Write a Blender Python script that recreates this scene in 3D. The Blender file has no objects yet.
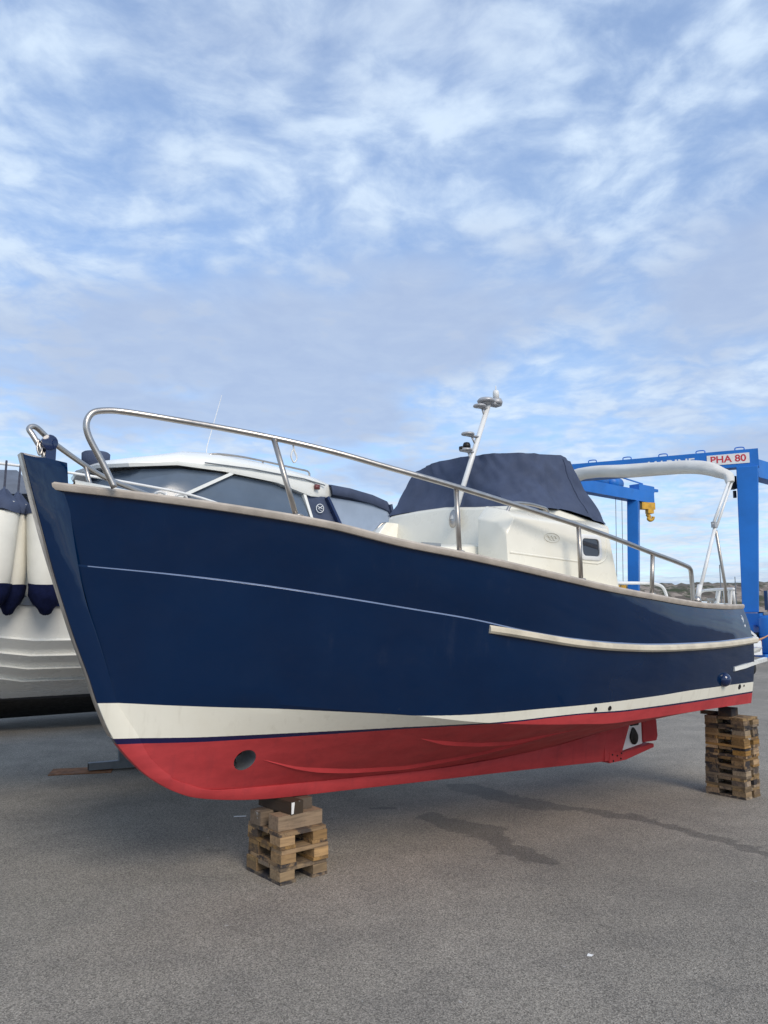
import bpy, bmesh, math, random
from mathutils import Vector, Matrix, noise as mnoise
random.seed(7)
SC = bpy.context.scene
COL = SC.collection
rad = math.radians

# ------------------------------------------------------------------ camera, sky, sun, exposure
CAM_H = 1.65
cd = bpy.data.cameras.new('camera'); cam = bpy.data.objects.new('camera', cd); COL.objects.link(cam)
cam.location = (0, 0, CAM_H)
cam.rotation_euler = (rad(90) + math.atan(103 / 770), 0, 0)
cd.sensor_width = 36; cd.sensor_fit = 'AUTO'; cd.lens = 770 / 1024 * 36
cd.clip_start = 0.05; cd.clip_end = 6000
SC.camera = cam
SUN_EL, SUN_AZ = 36.0, (0.46, -0.89)          # direction towards the sun, in plan
SC.view_settings.view_transform = 'Standard'; SC.view_settings.look = 'None'
SC.view_settings.exposure = 0.32; SC.view_settings.gamma = 1.0
SC.view_settings.use_curve_mapping = False
sd = bpy.data.lights.new('sun', 'SUN'); sun = bpy.data.objects.new('sun', sd); COL.objects.link(sun)
sd.energy = 1.9; sd.angle = rad(28); sd.color = (1.0, 0.90, 0.76)
_h = math.hypot(*SUN_AZ)
sdir = Vector((SUN_AZ[0] / _h * math.cos(rad(SUN_EL)), SUN_AZ[1] / _h * math.cos(rad(SUN_EL)), math.sin(rad(SUN_EL))))
sun.rotation_euler = (-sdir).to_track_quat('-Z', 'Y').to_euler()
sun.location = sdir * 60


class NT:
    """tiny node-tree helper"""
    def __init__(s, tree): s.t = tree; s.n = tree.nodes; s.l = tree.links
    def add(s, typ, **kw):
        n = s.n.new(typ)
        for k, v in kw.items():
            if k.startswith('i_'):
                key = k[2:]
                key = int(key) if key.isdigit() else key.replace('_', ' ')
                s.put(n.inputs[key], v)
            else: setattr(n, k, v)
        return n
    def put(s, sock, v):
        if isinstance(v, bpy.types.NodeSocket): s.l.new(v, sock)
        else: sock.default_value = v
    def math(s, op, a, b=None, c=None, clamp=False):
        n = s.n.new('ShaderNodeMath'); n.operation = op; n.use_clamp = clamp
        s.put(n.inputs[0], a)
        if b is not None: s.put(n.inputs[1], b)
        if c is not None: s.put(n.inputs[2], c)
        return n.outputs[0]
    def vmath(s, op, a, b=None):
        n = s.n.new('ShaderNodeVectorMath'); n.operation = op
        s.put(n.inputs[0], a)
        if b is not None: s.put(n.inputs[1], b)
        return n
    def mix(s, f, a, b):
        n = s.n.new('ShaderNodeMix'); n.data_type = 'RGBA'
        s.put(n.inputs[0], f); s.put(n.inputs[6], a); s.put(n.inputs[7], b)
        return n.outputs[2]
    def noise(s, vec, scale, detail=3, rough=.5, dist=0.0):
        n = s.n.new('ShaderNodeTexNoise'); s.put(n.inputs['Vector'], vec)
        n.inputs['Scale'].default_value = scale; n.inputs['Detail'].default_value = detail
        n.inputs['Roughness'].default_value = rough; n.inputs['Distortion'].default_value = dist
        return n.outputs[0]
    def ramp(s, f, lo, hi, a=0.0, b=1.0, smooth=True):
        n = s.n.new('ShaderNodeMapRange'); n.interpolation_type = 'SMOOTHSTEP' if smooth else 'LINEAR'
        s.put(n.inputs[0], f)
        for i, v in enumerate((lo, hi, a, b)): n.inputs[i + 1].default_value = v
        return n.outputs[0]


def rgb(*c): return (c[0], c[1], c[2], 1.0)


world = bpy.data.worlds.new('World'); SC.world = world; world.use_nodes = True
w = NT(world.node_tree); w.n.clear()
out = w.add('ShaderNodeOutputWorld')
sky = w.add('ShaderNodeTexSky', sky_type='NISHITA', sun_disc=False)
sky.sun_elevation = rad(SUN_EL); sky.sun_rotation = math.atan2(SUN_AZ[0], SUN_AZ[1])
sky.air_density = 1.0; sky.dust_density = 0.5; sky.ozone_density = 1.5
dirv = w.add('ShaderNodeTexCoord').outputs['Generated']
sep = w.add('ShaderNodeSeparateXYZ'); w.l.new(dirv, sep.inputs[0])
zc_ = w.math('ADD', w.math('MAXIMUM', sep.outputs[2], 0.0), 0.10)
cu = w.add('ShaderNodeCombineXYZ')
w.l.new(w.math('DIVIDE', sep.outputs[0], zc_), cu.inputs[0]); w.l.new(w.math('DIVIDE', sep.outputs[1], zc_), cu.inputs[1])
cv = cu.outputs[0]
warp = w.add('ShaderNodeTexNoise', i_Vector=cv, i_Scale=2.2, i_Detail=3.0)
wv_ = w.vmath('SCALE', w.vmath('SUBTRACT', warp.outputs['Color'], (.5, .5, .5)).outputs[0]); wv_.inputs[3].default_value = .24
cw = w.vmath('ADD', cv, wv_.outputs[0]).outputs[0]
n_big = w.noise(cv, 1.3, 3, .5)
n_mid = w.noise(w.vmath('ADD', cw, (3.1, 7.7, 0)).outputs[0], 5.2, 6, .54)
n_fine = w.noise(w.vmath('ADD', cw, (11.0, 2.0, 0)).outputs[0], 15.0, 5, .58)
vo = w.add('ShaderNodeTexVoronoi', feature='SMOOTH_F1', i_Vector=cw, i_Scale=8.8); vo.inputs['Smoothness'].default_value = .55
puff = w.ramp(vo.outputs['Distance'], .15, .75, 1.0, 0.0)
cov = w.math('ADD', w.math('ADD', w.math('MULTIPLY', n_big, .52), w.math('MULTIPLY', puff, .12)), w.math('ADD', w.math('MULTIPLY', n_mid, .42), w.math('MULTIPLY', n_fine, .24)))
cmask = w.ramp(cov, 0.45, 0.78, 0.44, 1.0)
lit = w.ramp(w.math('ADD', w.math('ADD', w.math('MULTIPLY', n_mid, .45), w.math('MULTIPLY', puff, .12)), w.math('MULTIPLY', n_fine, .46)), 0.31, 0.68)
# thicker grey layer low over the middle, clear bright air beneath it
n_gray = w.noise(w.vmath('ADD', cv, (5.0, 1.0, 0)).outputs[0], 0.7, 4, .5)
band = w.math('MULTIPLY', w.ramp(sep.outputs[2], .17, .25), w.ramp(sep.outputs[2], .33, .48, 1.0, 0.0))
gfac = w.math('MULTIPLY', w.ramp(w.math('ADD', n_gray, w.math('MULTIPLY', band, .15)), .48, .66), .80)
ccol = w.mix(lit, rgb(.36, .475, .69), rgb(.56, .675, .82))
ccol = w.mix(gfac, ccol, rgb(.35, .43, .595))
low = w.ramp(sep.outputs[2], .20, .10)
ccol = w.mix(w.math('MULTIPLY', low, w.math('MULTIPLY', lit, .55)), ccol, rgb(.64, .70, .76))
cm2 = w.math('MAXIMUM', cmask, w.math('MULTIPLY', gfac, 1.15), clamp=True)
skyc = w.add('ShaderNodeMix', data_type='RGBA', blend_type='MULTIPLY'); skyc.inputs[0].default_value = 1.0
w.l.new(sky.outputs[0], skyc.inputs[6]); skyc.inputs[7].default_value = rgb(.92, 1.10, 1.26)
b_sky = w.add('ShaderNodeBackground', i_Color=skyc.outputs[2], i_Strength=0.14)
b_cl = w.add('ShaderNodeBackground', i_Color=ccol, i_Strength=1.0)
ms = w.add('ShaderNodeMixShader', i_0=cm2); w.l.new(b_sky.outputs[0], ms.inputs[1]); w.l.new(b_cl.outputs[0], ms.inputs[2])
w.l.new(ms.outputs[0], out.inputs[0])


# ------------------------------------------------------------------ materials
def new_mat(name):
    m = bpy.data.materials.new(name); m.use_nodes = True
    t = NT(m.node_tree); b = t.n['Principled BSDF']
    return m, t, b


def mat(name, col, rough=.5, metal=0.0, var=.12, vscale=6.0, bump=0.0, bscale=40.0, coat=0.0, dirt=0.0, dirtcol=(.12, .10, .08), spec=.5):
    m, t, b = new_mat(name)
    co = t.add('ShaderNodeTexCoord').outputs['Object']
    n = t.noise(co, vscale, 4, .6)
    lo = [c * (1 - var) for c in col]; hi = [min(1, c * (1 + var)) for c in col]
    c = t.mix(t.ramp(n, .3, .7), rgb(*lo), rgb(*hi))
    if dirt:
        d = t.ramp(t.noise(t.vmath('ADD', co, (4, 9, 2)).outputs[0], vscale * .9, 6, .7), .52, .75, 0, dirt)
        c = t.mix(d, c, rgb(*dirtcol))
    t.l.new(c, b.inputs['Base Color'])
    t.l.new(t.ramp(t.noise(co, vscale * 2.3, 3), .3, .7, max(.02, rough * .85), min(1, rough * 1.15)), b.inputs['Roughness'])
    b.inputs['Metallic'].default_value = metal
    b.inputs['Specular IOR Level'].default_value = spec
    b.inputs['Coat Weight'].default_value = coat; b.inputs['Coat Roughness'].default_value = .06
    if bump:
        bn = t.add('ShaderNodeBump', i_Strength=bump, i_Distance=.01, i_Height=t.noise(co, bscale, 4, .6))
        t.l.new(bn.outputs[0], b.inputs['Normal'])
    return m


M = {}
M['steel'] = mat('stainless_steel', (.47, .44, .41), .34, 1.0, .10, 12)
M['dullsteel'] = mat('dull_tube', (.40, .37, .34), .36, .85, .12, 9)
M['alloy'] = mat('satin_alloy', (.42, .42, .43), .4, .3, .1, 12)
M['knuckle_strip'] = mat('pale_knuckle_line', (.16, .21, .33), .15, 0, .1, 6)  # paler than the navy, for the thin strip along the hull knuckle
M['whitetube'] = mat('white_tube', (.75, .75, .74), .35, 0, .05)
M['cream'] = mat('cream_gelcoat', (.80, .765, .66), .30, 0, .03, 3, coat=.3)
M['white'] = mat('white_gelcoat', (.80, .80, .76), .28, 0, .04, 2, coat=.3, dirt=.08)
M['gunwale'] = mat('weathered_capping', (.44, .385, .33), .55, 0, .14, 9, bump=.15, bscale=90, dirt=.25, dirtcol=(.28, .23, .19))
M['teak'] = mat('bleached_teak', (.62, .55, .43), .5, 0, .12, 7, bump=.15, bscale=70, dirt=.4, dirtcol=(.36, .27, .18))
M['navygel'] = mat('navy_paint', (.005, .018, .075), .12, 0, .08, 3, coat=.5)
M['navycloth'] = mat('navy_canvas', (.060, .078, .132), .85, 0, .12, 5, bump=.25, bscale=160, spec=.25)
M['greycloth'] = mat('grey_canvas', (.13, .15, .19), .8, 0, .15, 5, bump=.2, bscale=120)
M['sock'] = mat('navy_fleece', (.008, .012, .045), .95, 0, .25, 20, bump=.5, bscale=120, spec=.1)
M['fender'] = mat('fender_vinyl', (.78, .76, .68), .45, 0, .05, 5, dirt=.12, dirtcol=(.45, .42, .35))
M['whitecloth'] = mat('white_canvas', (.66, .65, .62), .85, 0, .06, 4, bump=.2, bscale=120)
M['red'] = mat('red_antifoul', (.45, .041, .045), .62, 0, .10, 4, bump=.05, bscale=60, dirt=.15, dirtcol=(.22, .015, .025), spec=.3)
M['primer'] = mat('pale_primer', (.70, .69, .68), .5, 0, .08, 12, dirt=.3, dirtcol=(.3, .28, .27))
M['black'] = mat('black_rubber', (.012, .012, .014), .5, 0, .2)
M['bronze'] = mat('dark_bronze', (.025, .022, .02), .45, .6, .3, 20)
M['tunnel'] = mat('grey_tunnel', (.16, .17, .19), .5, 0, .2, 12)
M['glass'] = mat('tinted_glass', (.085, .115, .160), .13, 0, .12, 2, spec=.8)
M['windowglass'] = mat('dark_window', (.03, .035, .05), .06, 0, .05, 2, spec=.8)
M['clear'] = mat('clear_vinyl', (.30, .36, .45), .10, 0, .1, 3, spec=.7)
M['lift'] = mat('blue_crane_paint', (.008, .150, .53), .42, 0, .10, .8, dirt=.12, dirtcol=(.02, .06, .2))
M['yellow'] = mat('yellow_hook_paint', (.62, .34, .03), .5, 0, .2, 4, dirt=.25)
M['sign'] = mat('sign_white', (.78, .77, .75), .5, 0, .03)
M['signred'] = mat('sign_red', (.55, .03, .05), .5, 0, .03)
M['letter'] = mat('letter_white', (.72, .75, .78), .5, 0, .03)
M['emblem'] = mat('emblem_grey', (.66, .625, .53), .4, 0, .05)
M['rope'] = mat('orange_rope', (.55, .26, .10), .9, 0, .2, 40)
M['darkrope'] = mat('dark_rope', (.05, .055, .08), .9, 0, .2, 40)
M['cable'] = mat('wire_cable', (.10, .11, .13), .5, .5, .1)
M['rust'] = mat('rusty_plate', (.25, .11, .045), .8, .2, .35, 9, bump=.4, bscale=50, dirt=.5, dirtcol=(.07, .035, .02))
M['stand'] = mat('galvanised_grey', (.20, .22, .24), .5, .5, .12, 10)
M['carwhite'] = mat('car_paint_white', (.75, .76, .77), .25, 0, .02, coat=.5)
M['lamp'] = mat('lamp_red_plastic', (.16, .04, .04), .3, 0, .1)


def wood_mat(name, axis, grey, dark=False):
    m, t, b = new_mat(name)
    co = t.add('ShaderNodeTexCoord').outputs['Object']
    oi = t.add('ShaderNodeObjectInfo').outputs['Random']
    off = t.add('ShaderNodeCombineXYZ'); t.l.new(t.math('MULTIPLY', oi, 37.0), off.inputs[0]); t.l.new(t.math('MULTIPLY', oi, 91.0), off.inputs[1])
    v0 = t.vmath('ADD', co, off.outputs[0]).outputs[0]
    sc = (3, 34, 34) if axis == 'x' else (34, 3, 34)
    v = t.vmath('MULTIPLY', v0, sc).outputs[0]
    g = t.noise(v, 1.6, 5, .6, .4)
    base = t.mix(oi, rgb(.46, .275, .115), rgb(.33, .215, .115)) if not grey else t.mix(oi, rgb(.30, .205, .125), rgb(.38, .27, .155))
    if dark: base = t.mix(oi, rgb(.085, .062, .045), rgb(.13, .10, .075))
    c = t.mix(t.ramp(g, .35, .7), base, t.mix(.5, base, rgb(.09, .06, .035)))
    dm = t.ramp(t.noise(v0, 7.0, 6, .7), .47 if not grey else .40, .56, 0, .93)
    pick = t.ramp(t.math('FRACT', t.math('MULTIPLY', oi, 7.3)), .25, .8, .15, 1.0)
    hs_ = t.add('ShaderNodeHueSaturation', i_Color=c, i_Value=t.ramp(t.math('FRACT', t.math('MULTIPLY', oi, 13.7)), 0, 1, .60, 1.20, smooth=False), i_Saturation=t.ramp(t.math('FRACT', t.math('MULTIPLY', oi, 5.1)), 0, 1, .80, 1.18, smooth=False))
    c = t.mix(t.math('MULTIPLY', dm, pick), hs_.outputs[0], rgb(.032, .032, .038))
    wm = t.ramp(t.noise(t.vmath('ADD', v0, (9, 3, 5)).outputs[0], 8.0, 4, .6), .68, .72, 0, .7)
    c = t.mix(wm, c, rgb(.42, .42, .41))
    t.l.new(c, b.inputs['Base Color']); b.inputs['Roughness'].default_value = .85; b.inputs['Specular IOR Level'].default_value = .2
    bn = t.add('ShaderNodeBump', i_Strength=.5, i_Distance=.004, i_Height=g); t.l.new(bn.outputs[0], b.inputs['Normal'])
    return m


M['wood_x'] = wood_mat('pallet_wood_along', 'x', False); M['wood_y'] = wood_mat('pallet_wood_across', 'y', False)
M['gwood_x'] = wood_mat('grey_wood_along', 'x', True); M['gwood_y'] = wood_mat('grey_wood_across', 'y', True)

M['dwood_y'] = wood_mat('dark_wood_across', 'y', True, True); M['dwood_x'] = wood_mat('dark_wood_along', 'x', True, True)

# hull paint: bands follow the vertex attribute "band" (1 = top of the white band, 0 = its bottom)
m, t, b = new_mat('hull_paint')
at_ = t.add('ShaderNodeAttribute', attribute_name='band').outputs['Fac']
co = t.add('ShaderNodeTexCoord').outputs['Object']
nv = t.ramp(t.noise(co, 2.2, 3), .3, .7)
navy = t.mix(nv, rgb(.0, .0125, .050), rgb(.0, .0150, .058))
cr = t.mix(t.ramp(t.noise(co, 3.0, 5, .65), .45, .75, 0, .35), rgb(.81, .775, .665), rgb(.71, .665, .54))
rd_n = t.noise(t.vmath('MULTIPLY', co, (2.5, 2.5, 7)).outputs[0], 1.3, 6, .65)
redc = t.mix(t.ramp(rd_n, .35, .72), rgb(.49, .046, .050), rgb(.38, .034, .038))
scuff = t.ramp(t.noise(co, 26.0, 3, .6), .70, .78, 0, .25)
redc = t.mix(scuff, redc, rgb(.42, .07, .08))
stk = t.ramp(t.noise(t.vmath('MULTIPLY', co, (14, 14, .9)).outputs[0], 1.0, 5, .6), .52, .72, 0, 1)
dust = t.ramp(t.noise(co, 3.1, 6, .7), .48, .72, 0, 1)
navy = t.mix(t.math('MULTIPLY', t.math('MULTIPLY', stk, dust), .22), navy, rgb(.045, .055, .085))
cr = t.mix(t.math('MULTIPLY', stk, .22), cr, rgb(.48, .43, .33))
redc = t.mix(t.math('MULTIPLY', stk, .30), redc, rgb(.27, .032, .040))
is_w = t.math('GREATER_THAN', at_, 0.0); is_n = t.math('GREATER_THAN', at_, 1.0); is_b = t.math('GREATER_THAN', at_, -0.16)
c = t.mix(is_b, redc, rgb(.012, .010, .055)); c = t.mix(is_w, c, cr); c = t.mix(is_n, c, navy)
t.l.new(c, b.inputs['Base Color'])
r = t.ramp(t.noise(co, 5.0, 3), .3, .7, .55, .70)
rr = t.math('ADD', t.math('MULTIPLY', is_b, -.62), r); t.l.new(t.math('ADD', t.math('MAXIMUM', rr, .03), t.math('MULTIPLY', t.math('ADD', stk, dust), .035)), b.inputs['Roughness'])
b.inputs['Coat Weight'].default_value = 0; b.inputs['Specular IOR Level'].default_value = .40
wav = t.noise(co, 2.6, 2, .5)
bn = t.add('ShaderNodeBump', i_Strength=.30, i_Distance=.02, i_Height=wav)
bn2 = t.add('ShaderNodeBump', i_Strength=.06, i_Distance=.004, i_Height=t.noise(co, 70, 3)); t.l.new(bn.outputs[0], bn2.inputs['Normal'])
t.l.new(bn.outputs[0], b.inputs['Normal'])
M['hull'] = m

# asphalt with wet patches (capsule masks in ground coordinates)
STAINS = [((0.40, 6.62), (0.78, 6.05), .12), ((0.80, 6.0), (1.08, 5.48), .10), ((0.55, 6.50), (0.86, 6.2), .10),
          ((0.75, 7.75), (1.32, 7.05), .16), ((1.30, 7.08), (2.05, 6.62), .075), ((2.05, 6.62), (2.72, 5.62), .06), ((2.72, 5.62), (3.2, 5.1), .06),
          ((-0.02, 6.95), (0.06, 6.93), .05)]
m, t, b = new_mat('asphalt')
co = t.add('ShaderNodeTexCoord').outputs['Object']
big = t.noise(co, .35, 4, .55); mid = t.noise(co, 2.2, 5, .6); fine = t.noise(co, 95, 3, .7)
vor = t.add('ShaderNodeTexVoronoi', i_Vector=co, i_Scale=170.0)
stone = t.ramp(vor.outputs['Color'], .15, .9, .52, 1.56, smooth=False)
c = t.mix(t.ramp(big, .3, .7), rgb(.222, .200, .168), rgb(.312, .280, .236))
c = t.mix(t.ramp(mid, .35, .7, 0, .45), c, rgb(.165, .150, .133))
hs = t.add('ShaderNodeHueSaturation', i_Color=c, i_Value=t.math('MULTIPLY', stone, t.ramp(fine, .25, .75, .78, 1.22)))
c = hs.outputs[0]
oil = t.ramp(t.noise(t.vmath('ADD', co, (7, 3, 0)).outputs[0], 1.1, 5, .7), .62, .74, 0, .35)
c = t.mix(oil, c, rgb(.06, .058, .056))
spk = t.ramp(t.noise(t.vmath('ADD', co, (2, 8, 0)).outputs[0], 17, 2, .4), .765, .79, 0, .5)
c = t.mix(spk, c, rgb(.5, .48, .45))
dv = t.add('ShaderNodeTexNoise', i_Vector=co, i_Scale=3.6, i_Detail=8.0, i_Roughness=.68)
dvec = t.vmath('SCALE', t.vmath('SUBTRACT', dv.outputs['Color'], (.5, .5, .5)).outputs[0]); dvec.inputs[3].default_value = .50
pw = t.vmath('MULTIPLY', t.vmath('ADD', co, dvec.outputs[0]).outputs[0], (1, 1, 0)).outputs[0]
wet = None
for (ax, ay), (bx, by), rr_ in STAINS:
    d = (bx - ax, by - ay); L2 = d[0] ** 2 + d[1] ** 2
    pa = t.vmath('SUBTRACT', pw, (ax, ay, 0)).outputs[0]
    h = t.math('DIVIDE', t.vmath('DOT_PRODUCT', pa, (d[0], d[1], 0)).outputs['Value'], L2, clamp=True)
    hv = t.vmath('SCALE', (d[0], d[1], 0)); t.l.new(h, hv.inputs[3])
    dist = t.vmath('LENGTH', t.vmath('SUBTRACT', pa, hv.outputs[0]).outputs[0]).outputs['Value']
    k = t.math('SUBTRACT', dist, rr_)
    wet = k if wet is None else t.math('MINIMUM', wet, k)
wm = t.ramp(wet, -.01, .025, 1.0, 0.0)
c = t.mix(t.math('MULTIPLY', wm, .42), c, rgb(.022, .021, .021))
t.l.new(c, b.inputs['Base Color'])
t.l.new(t.math('SUBTRACT', .92, t.math('MULTIPLY', wm, .12)), b.inputs['Roughness']); b.inputs['Specular IOR Level'].default_value = .3
bn = t.add('ShaderNodeBump', i_Strength=.55, i_Distance=.006, i_Height=t.math('ADD', fine, vor.outputs['Distance'])); t.l.new(bn.outputs[0], b.inputs['Normal'])
M['asphalt'] = m

m, t, b = new_mat('rocky_shore')
co = t.add('ShaderNodeTexCoord').outputs['Object']
v = t.add('ShaderNodeTexVoronoi', i_Vector=t.vmath('MULTIPLY', co, (1, .25, 1.8)).outputs[0], i_Scale=.42)
n = t.noise(co, .10, 6, .7)
c = t.mix(t.ramp(v.outputs['Color'], .1, .9), rgb(.085, .068, .055), rgb(.30, .25, .21))
c = t.mix(t.ramp(n, .47, .60), c, rgb(.040, .050, .022))
sz = t.add('ShaderNodeSeparateXYZ'); t.l.new(co, sz.inputs[0])
c = t.mix(t.ramp(sz.outputs[2], 13.5, 17, 0, .75), c, rgb(.045, .055, .035))
t.l.new(c, b.inputs['Base Color']); b.inputs['Roughness'].default_value = .95
M['shore'] = m
m, t, b = new_mat('sea_water'); b.inputs['Base Color'].default_value = rgb(.02, .04, .06); b.inputs['Roughness'].default_value = .12
bn = t.add('ShaderNodeBump', i_Strength=.4, i_Distance=.2, i_Height=t.noise(t.add('ShaderNodeTexCoord').outputs['Object'], 1.2, 4)); t.l.new(bn.outputs[0], b.inputs['Normal'])
M['water'] = m


# ------------------------------------------------------------------ geometry helpers
def empty(name, loc=(0, 0, 0), rz=0.0, label=None, cat=None, group=None):
    o = bpy.data.objects.new(name, None); COL.objects.link(o); o.location = loc; o.rotation_euler = (0, 0, rz)
    o.empty_display_size = .1
    tag(o, label, cat, group); return o


def tag(o, label=None, cat=None, group=None, kind=None):
    if label: o['label'] = label
    if cat: o['category'] = cat
    if group: o['group'] = group
    if kind: o['kind'] = kind
    return o


def obj(name, bm, material, parent=None, smooth=None, bevel=0.0, mats=None):
    """link a bmesh as ONE mesh object; smooth = autosmooth angle in degrees"""
    if bevel:
        ed = [e for e in bm.edges if len(e.link_faces) == 2 and e.calc_face_angle(0) > rad(30)]
        bmesh.ops.bevel(bm, geom=ed, offset=bevel, segments=2, affect='EDGES', profile=.5)
    me = bpy.data.meshes.new(name)
    if smooth is not None:
        for f in bm.faces: f.smooth = True
        for e in bm.edges:
            if len(e.link_faces) == 2 and e.calc_face_angle(0) > rad(smooth): e.smooth = False
    bm.to_mesh(me); bm.free()
    for mm in (mats or [material]): me.materials.append(mm)
    o = bpy.data.objects.new(name, me); COL.objects.link(o)
    if parent: o.parent = parent
    return o


def hexa(bm, c8):
    v = [bm.verts.new(c) for c in c8]
    for f in ((0, 3, 2, 1), (4, 5, 6, 7), (0, 1, 5, 4), (1, 2, 6, 5), (2, 3, 7, 6), (3, 0, 4, 7)):
        bm.faces.new([v[i] for i in f])


def box(bm, c, s, rz=0.0):
    hx, hy, hz = s[0] / 2, s[1] / 2, s[2] / 2
    R = Matrix.Rotation(rz, 3, 'Z'); c = Vector(c)
    hexa(bm, [c + R @ Vector(p) for p in ((-hx, -hy, -hz), (hx, -hy, -hz), (hx, hy, -hz), (-hx, hy, -hz), (-hx, -hy, hz), (hx, -hy, hz), (hx, hy, hz), (-hx, hy, hz))])


def bar(bm, a, b_, w_, h_, up=(0, 0, 1)):
    """square bar between two points"""
    a = Vector(a); b_ = Vector(b_); d = (b_ - a).normalized(); up = Vector(up)
    s = d.cross(up).normalized() if abs(d.dot(up)) < .99 else d.cross(Vector((1, 0, 0))).normalized()
    u = s.cross(d)
    s *= w_ / 2; u *= h_ / 2
    hexa(bm, [a - s - u, a + s - u, b_ + s - u, b_ - s - u, a - s + u, a + s + u, b_ + s + u, b_ - s + u])


def smooth_path(pts, n=6):
    P = [Vector(p) for p in pts]
    if len(P) < 3: return P
    res = []
    for i in range(len(P) - 1):
        p0 = P[max(i - 1, 0)]; p1 = P[i]; p2 = P[i + 1]; p3 = P[min(i + 2, len(P) - 1)]
        for k in range(n):
            u = k / n
            res.append(.5 * ((2 * p1) + (p2 - p0) * u + (2 * p0 - 5 * p1 + 4 * p2 - p3) * u * u + (3 * p1 - p0 - 3 * p2 + p3) * u ** 3))
    res.append(P[-1]); return res


def tube(bm, pts, r, n=10, cap=True):
    P = [Vector(p) for p in pts]
    rs = r if hasattr(r, '__len__') else [r] * len(P)
    rings = []; prev = None
    for i, p in enumerate(P):
        d = (P[min(i + 1, len(P) - 1)] - P[max(i - 1, 0)])
        if d.length < 1e-9: d = Vector((0, 0, 1))
        d.normalize()
        if prev is None: a = d.cross(Vector((0, 0, 1)) if abs(d.z) < .9 else Vector((1, 0, 0))).normalized()
        else:
            a = prev - d * prev.dot(d)
            a = a.normalized() if a.length > 1e-6 else d.orthogonal().normalized()
        prev = a; b2 = d.cross(a)
        rings.append([bm.verts.new(p + (a * math.cos(k / n * math.tau) + b2 * math.sin(k / n * math.tau)) * rs[i]) for k in range(n)])
    for q, w_ in zip(rings[:-1], rings[1:]):
        for k in range(n): bm.faces.new((q[k], q[(k + 1) % n], w_[(k + 1) % n], w_[k]))
    if cap:
        bm.faces.new(rings[0][::-1]); bm.faces.new(rings[-1])


def lathe(bm, prof, n=24, mtx=None):
    """prof: (radius, z) pairs"""
    rings = []
    for r_, z in prof:
        ring = [Vector((r_ * math.cos(k / n * math.tau), r_ * math.sin(k / n * math.tau), z)) for k in range(n)]
        rings.append([bm.verts.new(mtx @ p if mtx else p) for p in ring])
    for q, w_ in zip(rings[:-1], rings[1:]):
        for k in range(n): bm.faces.new((q[k], q[(k + 1) % n], w_[(k + 1) % n], w_[k]))
    bm.faces.new(rings[0][::-1]); bm.faces.new(rings[-1])


def loft(bm, rows, closed=False, cap=False):
    V = [[bm.verts.new(p) for p in r_] for r_ in rows]
    n = len(V[0])
    for a, b2 in zip(V[:-1], V[1:]):
        for k in range(n if closed else n - 1):
            k2 = (k + 1) % n
            bm.faces.new((a[k], a[k2], b2[k2], b2[k]))
    if cap and closed:
        bm.faces.new(V[0][::-1]); bm.faces.new(V[-1])
    return V


def prism(bm, poly, y0, y1):
    """polygon in the local x-z plane, extruded along y"""
    a = [bm.verts.new((x, y0, z)) for x, z in poly]; b2 = [bm.verts.new((x, y1, z)) for x, z in poly]
    bm.faces.new(a); bm.faces.new(b2[::-1])
    for k in range(len(poly)):
        k2 = (k + 1) % len(poly); bm.faces.new((a[k2], a[k], b2[k], b2[k2]))


def fix(bm):
    bmesh.ops.recalc_face_normals(bm, faces=bm.faces[:]); return bm


def B(): return bmesh.new()


def text_obj(name, body, size, material, parent, mtx, extrude=.002, sx=1.0):
    cu_ = bpy.data.curves.new(name, 'FONT'); cu_.body = body; cu_.size = size; cu_.extrude = extrude; cu_.offset = size * .022; cu_.align_x = 'CENTER'; cu_.align_y = 'CENTER'
    tmp = bpy.data.objects.new(name + '_curve', cu_); COL.objects.link(tmp)
    dg = bpy.context.evaluated_depsgraph_get(); me = bpy.data.meshes.new_from_object(tmp.evaluated_get(dg))
    bpy.data.objects.remove(tmp); bpy.data.curves.remove(cu_)
    me.materials.clear(); me.materials.append(material)
    o = bpy.data.objects.new(name, me); COL.objects.link(o); o.parent = parent; o.matrix_local = mtx @ Matrix.Diagonal((sx, 1, 1, 1))
    return o


def pchip(pts, col=1):
    xs = [p[0] for p in pts]; ys = [p[col] for p in pts]; n = len(xs)
    h = [xs[i + 1] - xs[i] for i in range(n - 1)]; d = [(ys[i + 1] - ys[i]) / h[i] for i in range(n - 1)]
    mm = [0.0] * n
    for i in range(1, n - 1):
        if d[i - 1] * d[i] > 0:
            w1 = 2 * h[i] + h[i - 1]; w2 = h[i] + 2 * h[i - 1]; mm[i] = (w1 + w2) / (w1 / d[i - 1] + w2 / d[i])
    mm[0] = d[0]; mm[-1] = d[-1]

    def F(x):
        x = min(max(x, xs[0]), xs[-1]); i = 0
        while i < n - 2 and x > xs[i + 1]: i += 1
        u = (x - xs[i]) / h[i]
        return ys[i] * (2 * u ** 3 - 3 * u * u + 1) + h[i] * mm[i] * (u ** 3 - 2 * u * u + u) + ys[i + 1] * (3 * u * u - 2 * u ** 3) + h[i] * mm[i + 1] * (u ** 3 - u * u)
    return F


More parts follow.
